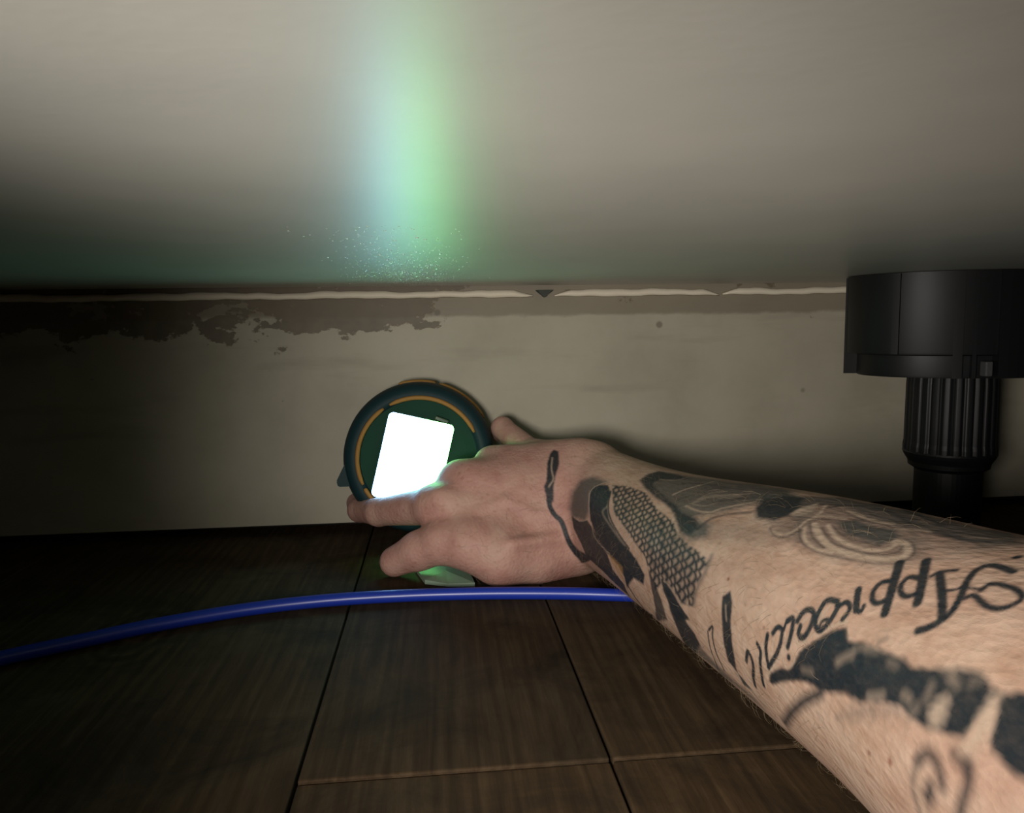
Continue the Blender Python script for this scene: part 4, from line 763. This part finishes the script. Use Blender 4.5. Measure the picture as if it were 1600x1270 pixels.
c = mixc(nt, atn.outputs['Fac'], base.outputs[0], hcol.outputs[0])
big = ramp(nt, [(0.42, (0, 0, 0)), (0.68, (1, 1, 1))]); nt.links.new(noise(nt, v, 26, 3), big.inputs[0])
c = mixc(nt, mth(nt, 'MULTIPLY', big.outputs[0], 0.30), c, (0.50, 0.27, 0.215))
vo = nt.nodes.new('ShaderNodeTexVoronoi'); vo.inputs['Scale'].default_value = 230; nt.links.new(v, vo.inputs['Vector'])
fk = ramp(nt, [(0.10, (1, 1, 1)), (0.30, (0, 0, 0))]); nt.links.new(vo.outputs['Distance'], fk.inputs[0])
fsel = ramp(nt, [(0.45, (0, 0, 0)), (0.6, (1, 1, 1))]); nt.links.new(noise(nt, v, 75, 3), fsel.inputs[0])
c = mixc(nt, mth(nt, 'MULTIPLY', mth(nt, 'MULTIPLY', fk.outputs[0], fsel.outputs[0]), 0.40), c, (0.27, 0.125, 0.07))
ia = nt.nodes.new('ShaderNodeAttribute'); ia.attribute_name = 'ink'
spk = ramp(nt, [(0.3, (0.955, 0.955, 0.955)), (0.6, (1, 1, 1))]); nt.links.new(noise(nt, v, 520, 3, 0.7), spk.inputs[0])
c = mixc(nt, mth(nt, 'MULTIPLY', ia.outputs['Alpha'], spk.outputs[0]), c, ia.outputs['Color'])
nt.links.new(c, b.inputs['Base Color'])
b.inputs['Subsurface Weight'].default_value = 0.06; b.inputs['Subsurface Radius'].default_value = (1.0, 0.35, 0.2); b.inputs['Subsurface Scale'].default_value = 0.0015
cell = nt.nodes.new('ShaderNodeTexVoronoi'); cell.inputs['Scale'].default_value = 620; nt.links.new(v, cell.inputs['Vector'])
h = mth(nt, 'ADD', mth(nt, 'MULTIPLY', cell.outputs['Distance'], 0.5), mth(nt, 'ADD', noise(nt, v, 330, 4, 0.6), mth(nt, 'MULTIPLY', noise(nt, v, 90, 3), 1.8)))
bump(nt, b, h, 0.5, 0.0007)
arm_me.materials.clear(); arm_me.materials.append(mt)
person = link('person', arm_me)
tag(person, 'bare tattooed forearm reaching in from the right, hand gripping the round lamp', 'person')

# fine body hair lying along the forearm
nr = np.empty(NV*3, np.float32); arm_me.vertex_normals.foreach_get('vector', nr); nr = nr.reshape(-1, 3)
cand = np.nonzero((SS > 6) & (SS < 240) & (AV[:, 2] > 6) & (TT < 46) & (TT > -75))[0]
r_ = np.random.default_rng(3); pick = r_.choice(cand, 1000, replace=False)
hv, hf = [], []
for i in pick:
    p0 = Vector(AV[i])/1000; n_ = Vector(nr[i]); j = int(np.searchsorted(cum, SS[i])); j = max(1, min(j, len(axp)-1))
    T = Vector(axp[j-1]-axp[j]).normalized(); side = n_.cross(T).normalized(); T = (T - n_*T.dot(n_)).normalized()
    d_ = (T*r_.uniform(-0.2, 1) + side*r_.uniform(-1.0, 1.0) - Vector((0, 0, 0.5))).normalized(); L = r_.uniform(0.003, 0.008)
    d_ = (d_ - n_*d_.dot(n_)).normalized()
    w_ = r_.uniform(0.00003, 0.00005); s_ = d_.cross(n_).normalized()
    pts = [p0 - n_*0.0003, p0 + d_*L*0.4 + n_*L*0.24, p0 + d_*L*0.8 + n_*L*0.30, p0 + d_*L + n_*L*0.24]
    k0 = len(hv)
    for q, p in enumerate(pts):
        ww = w_*(1-q*0.3)
        hv += [p + s_*ww, p - s_*ww*0.5 + n_*ww, p - s_*ww*0.5 - n_*ww]
    for q in range(3):
        for e in range(3):
            a, b2 = k0+q*3+e, k0+q*3+(e+1) % 3; hf.append((a, b2, b2+3, a+3))
hm = bpy.data.meshes.new('arm_hair'); hm.from_pydata([tuple(x) for x in hv], [], hf); hm.update()
M_hair = mat('fine_brown_hair', (0.20, 0.145, 0.085), 0.5)[0]
ho = link('arm_hair', hm, M_hair, person); ho['kind'] = 'stuff'
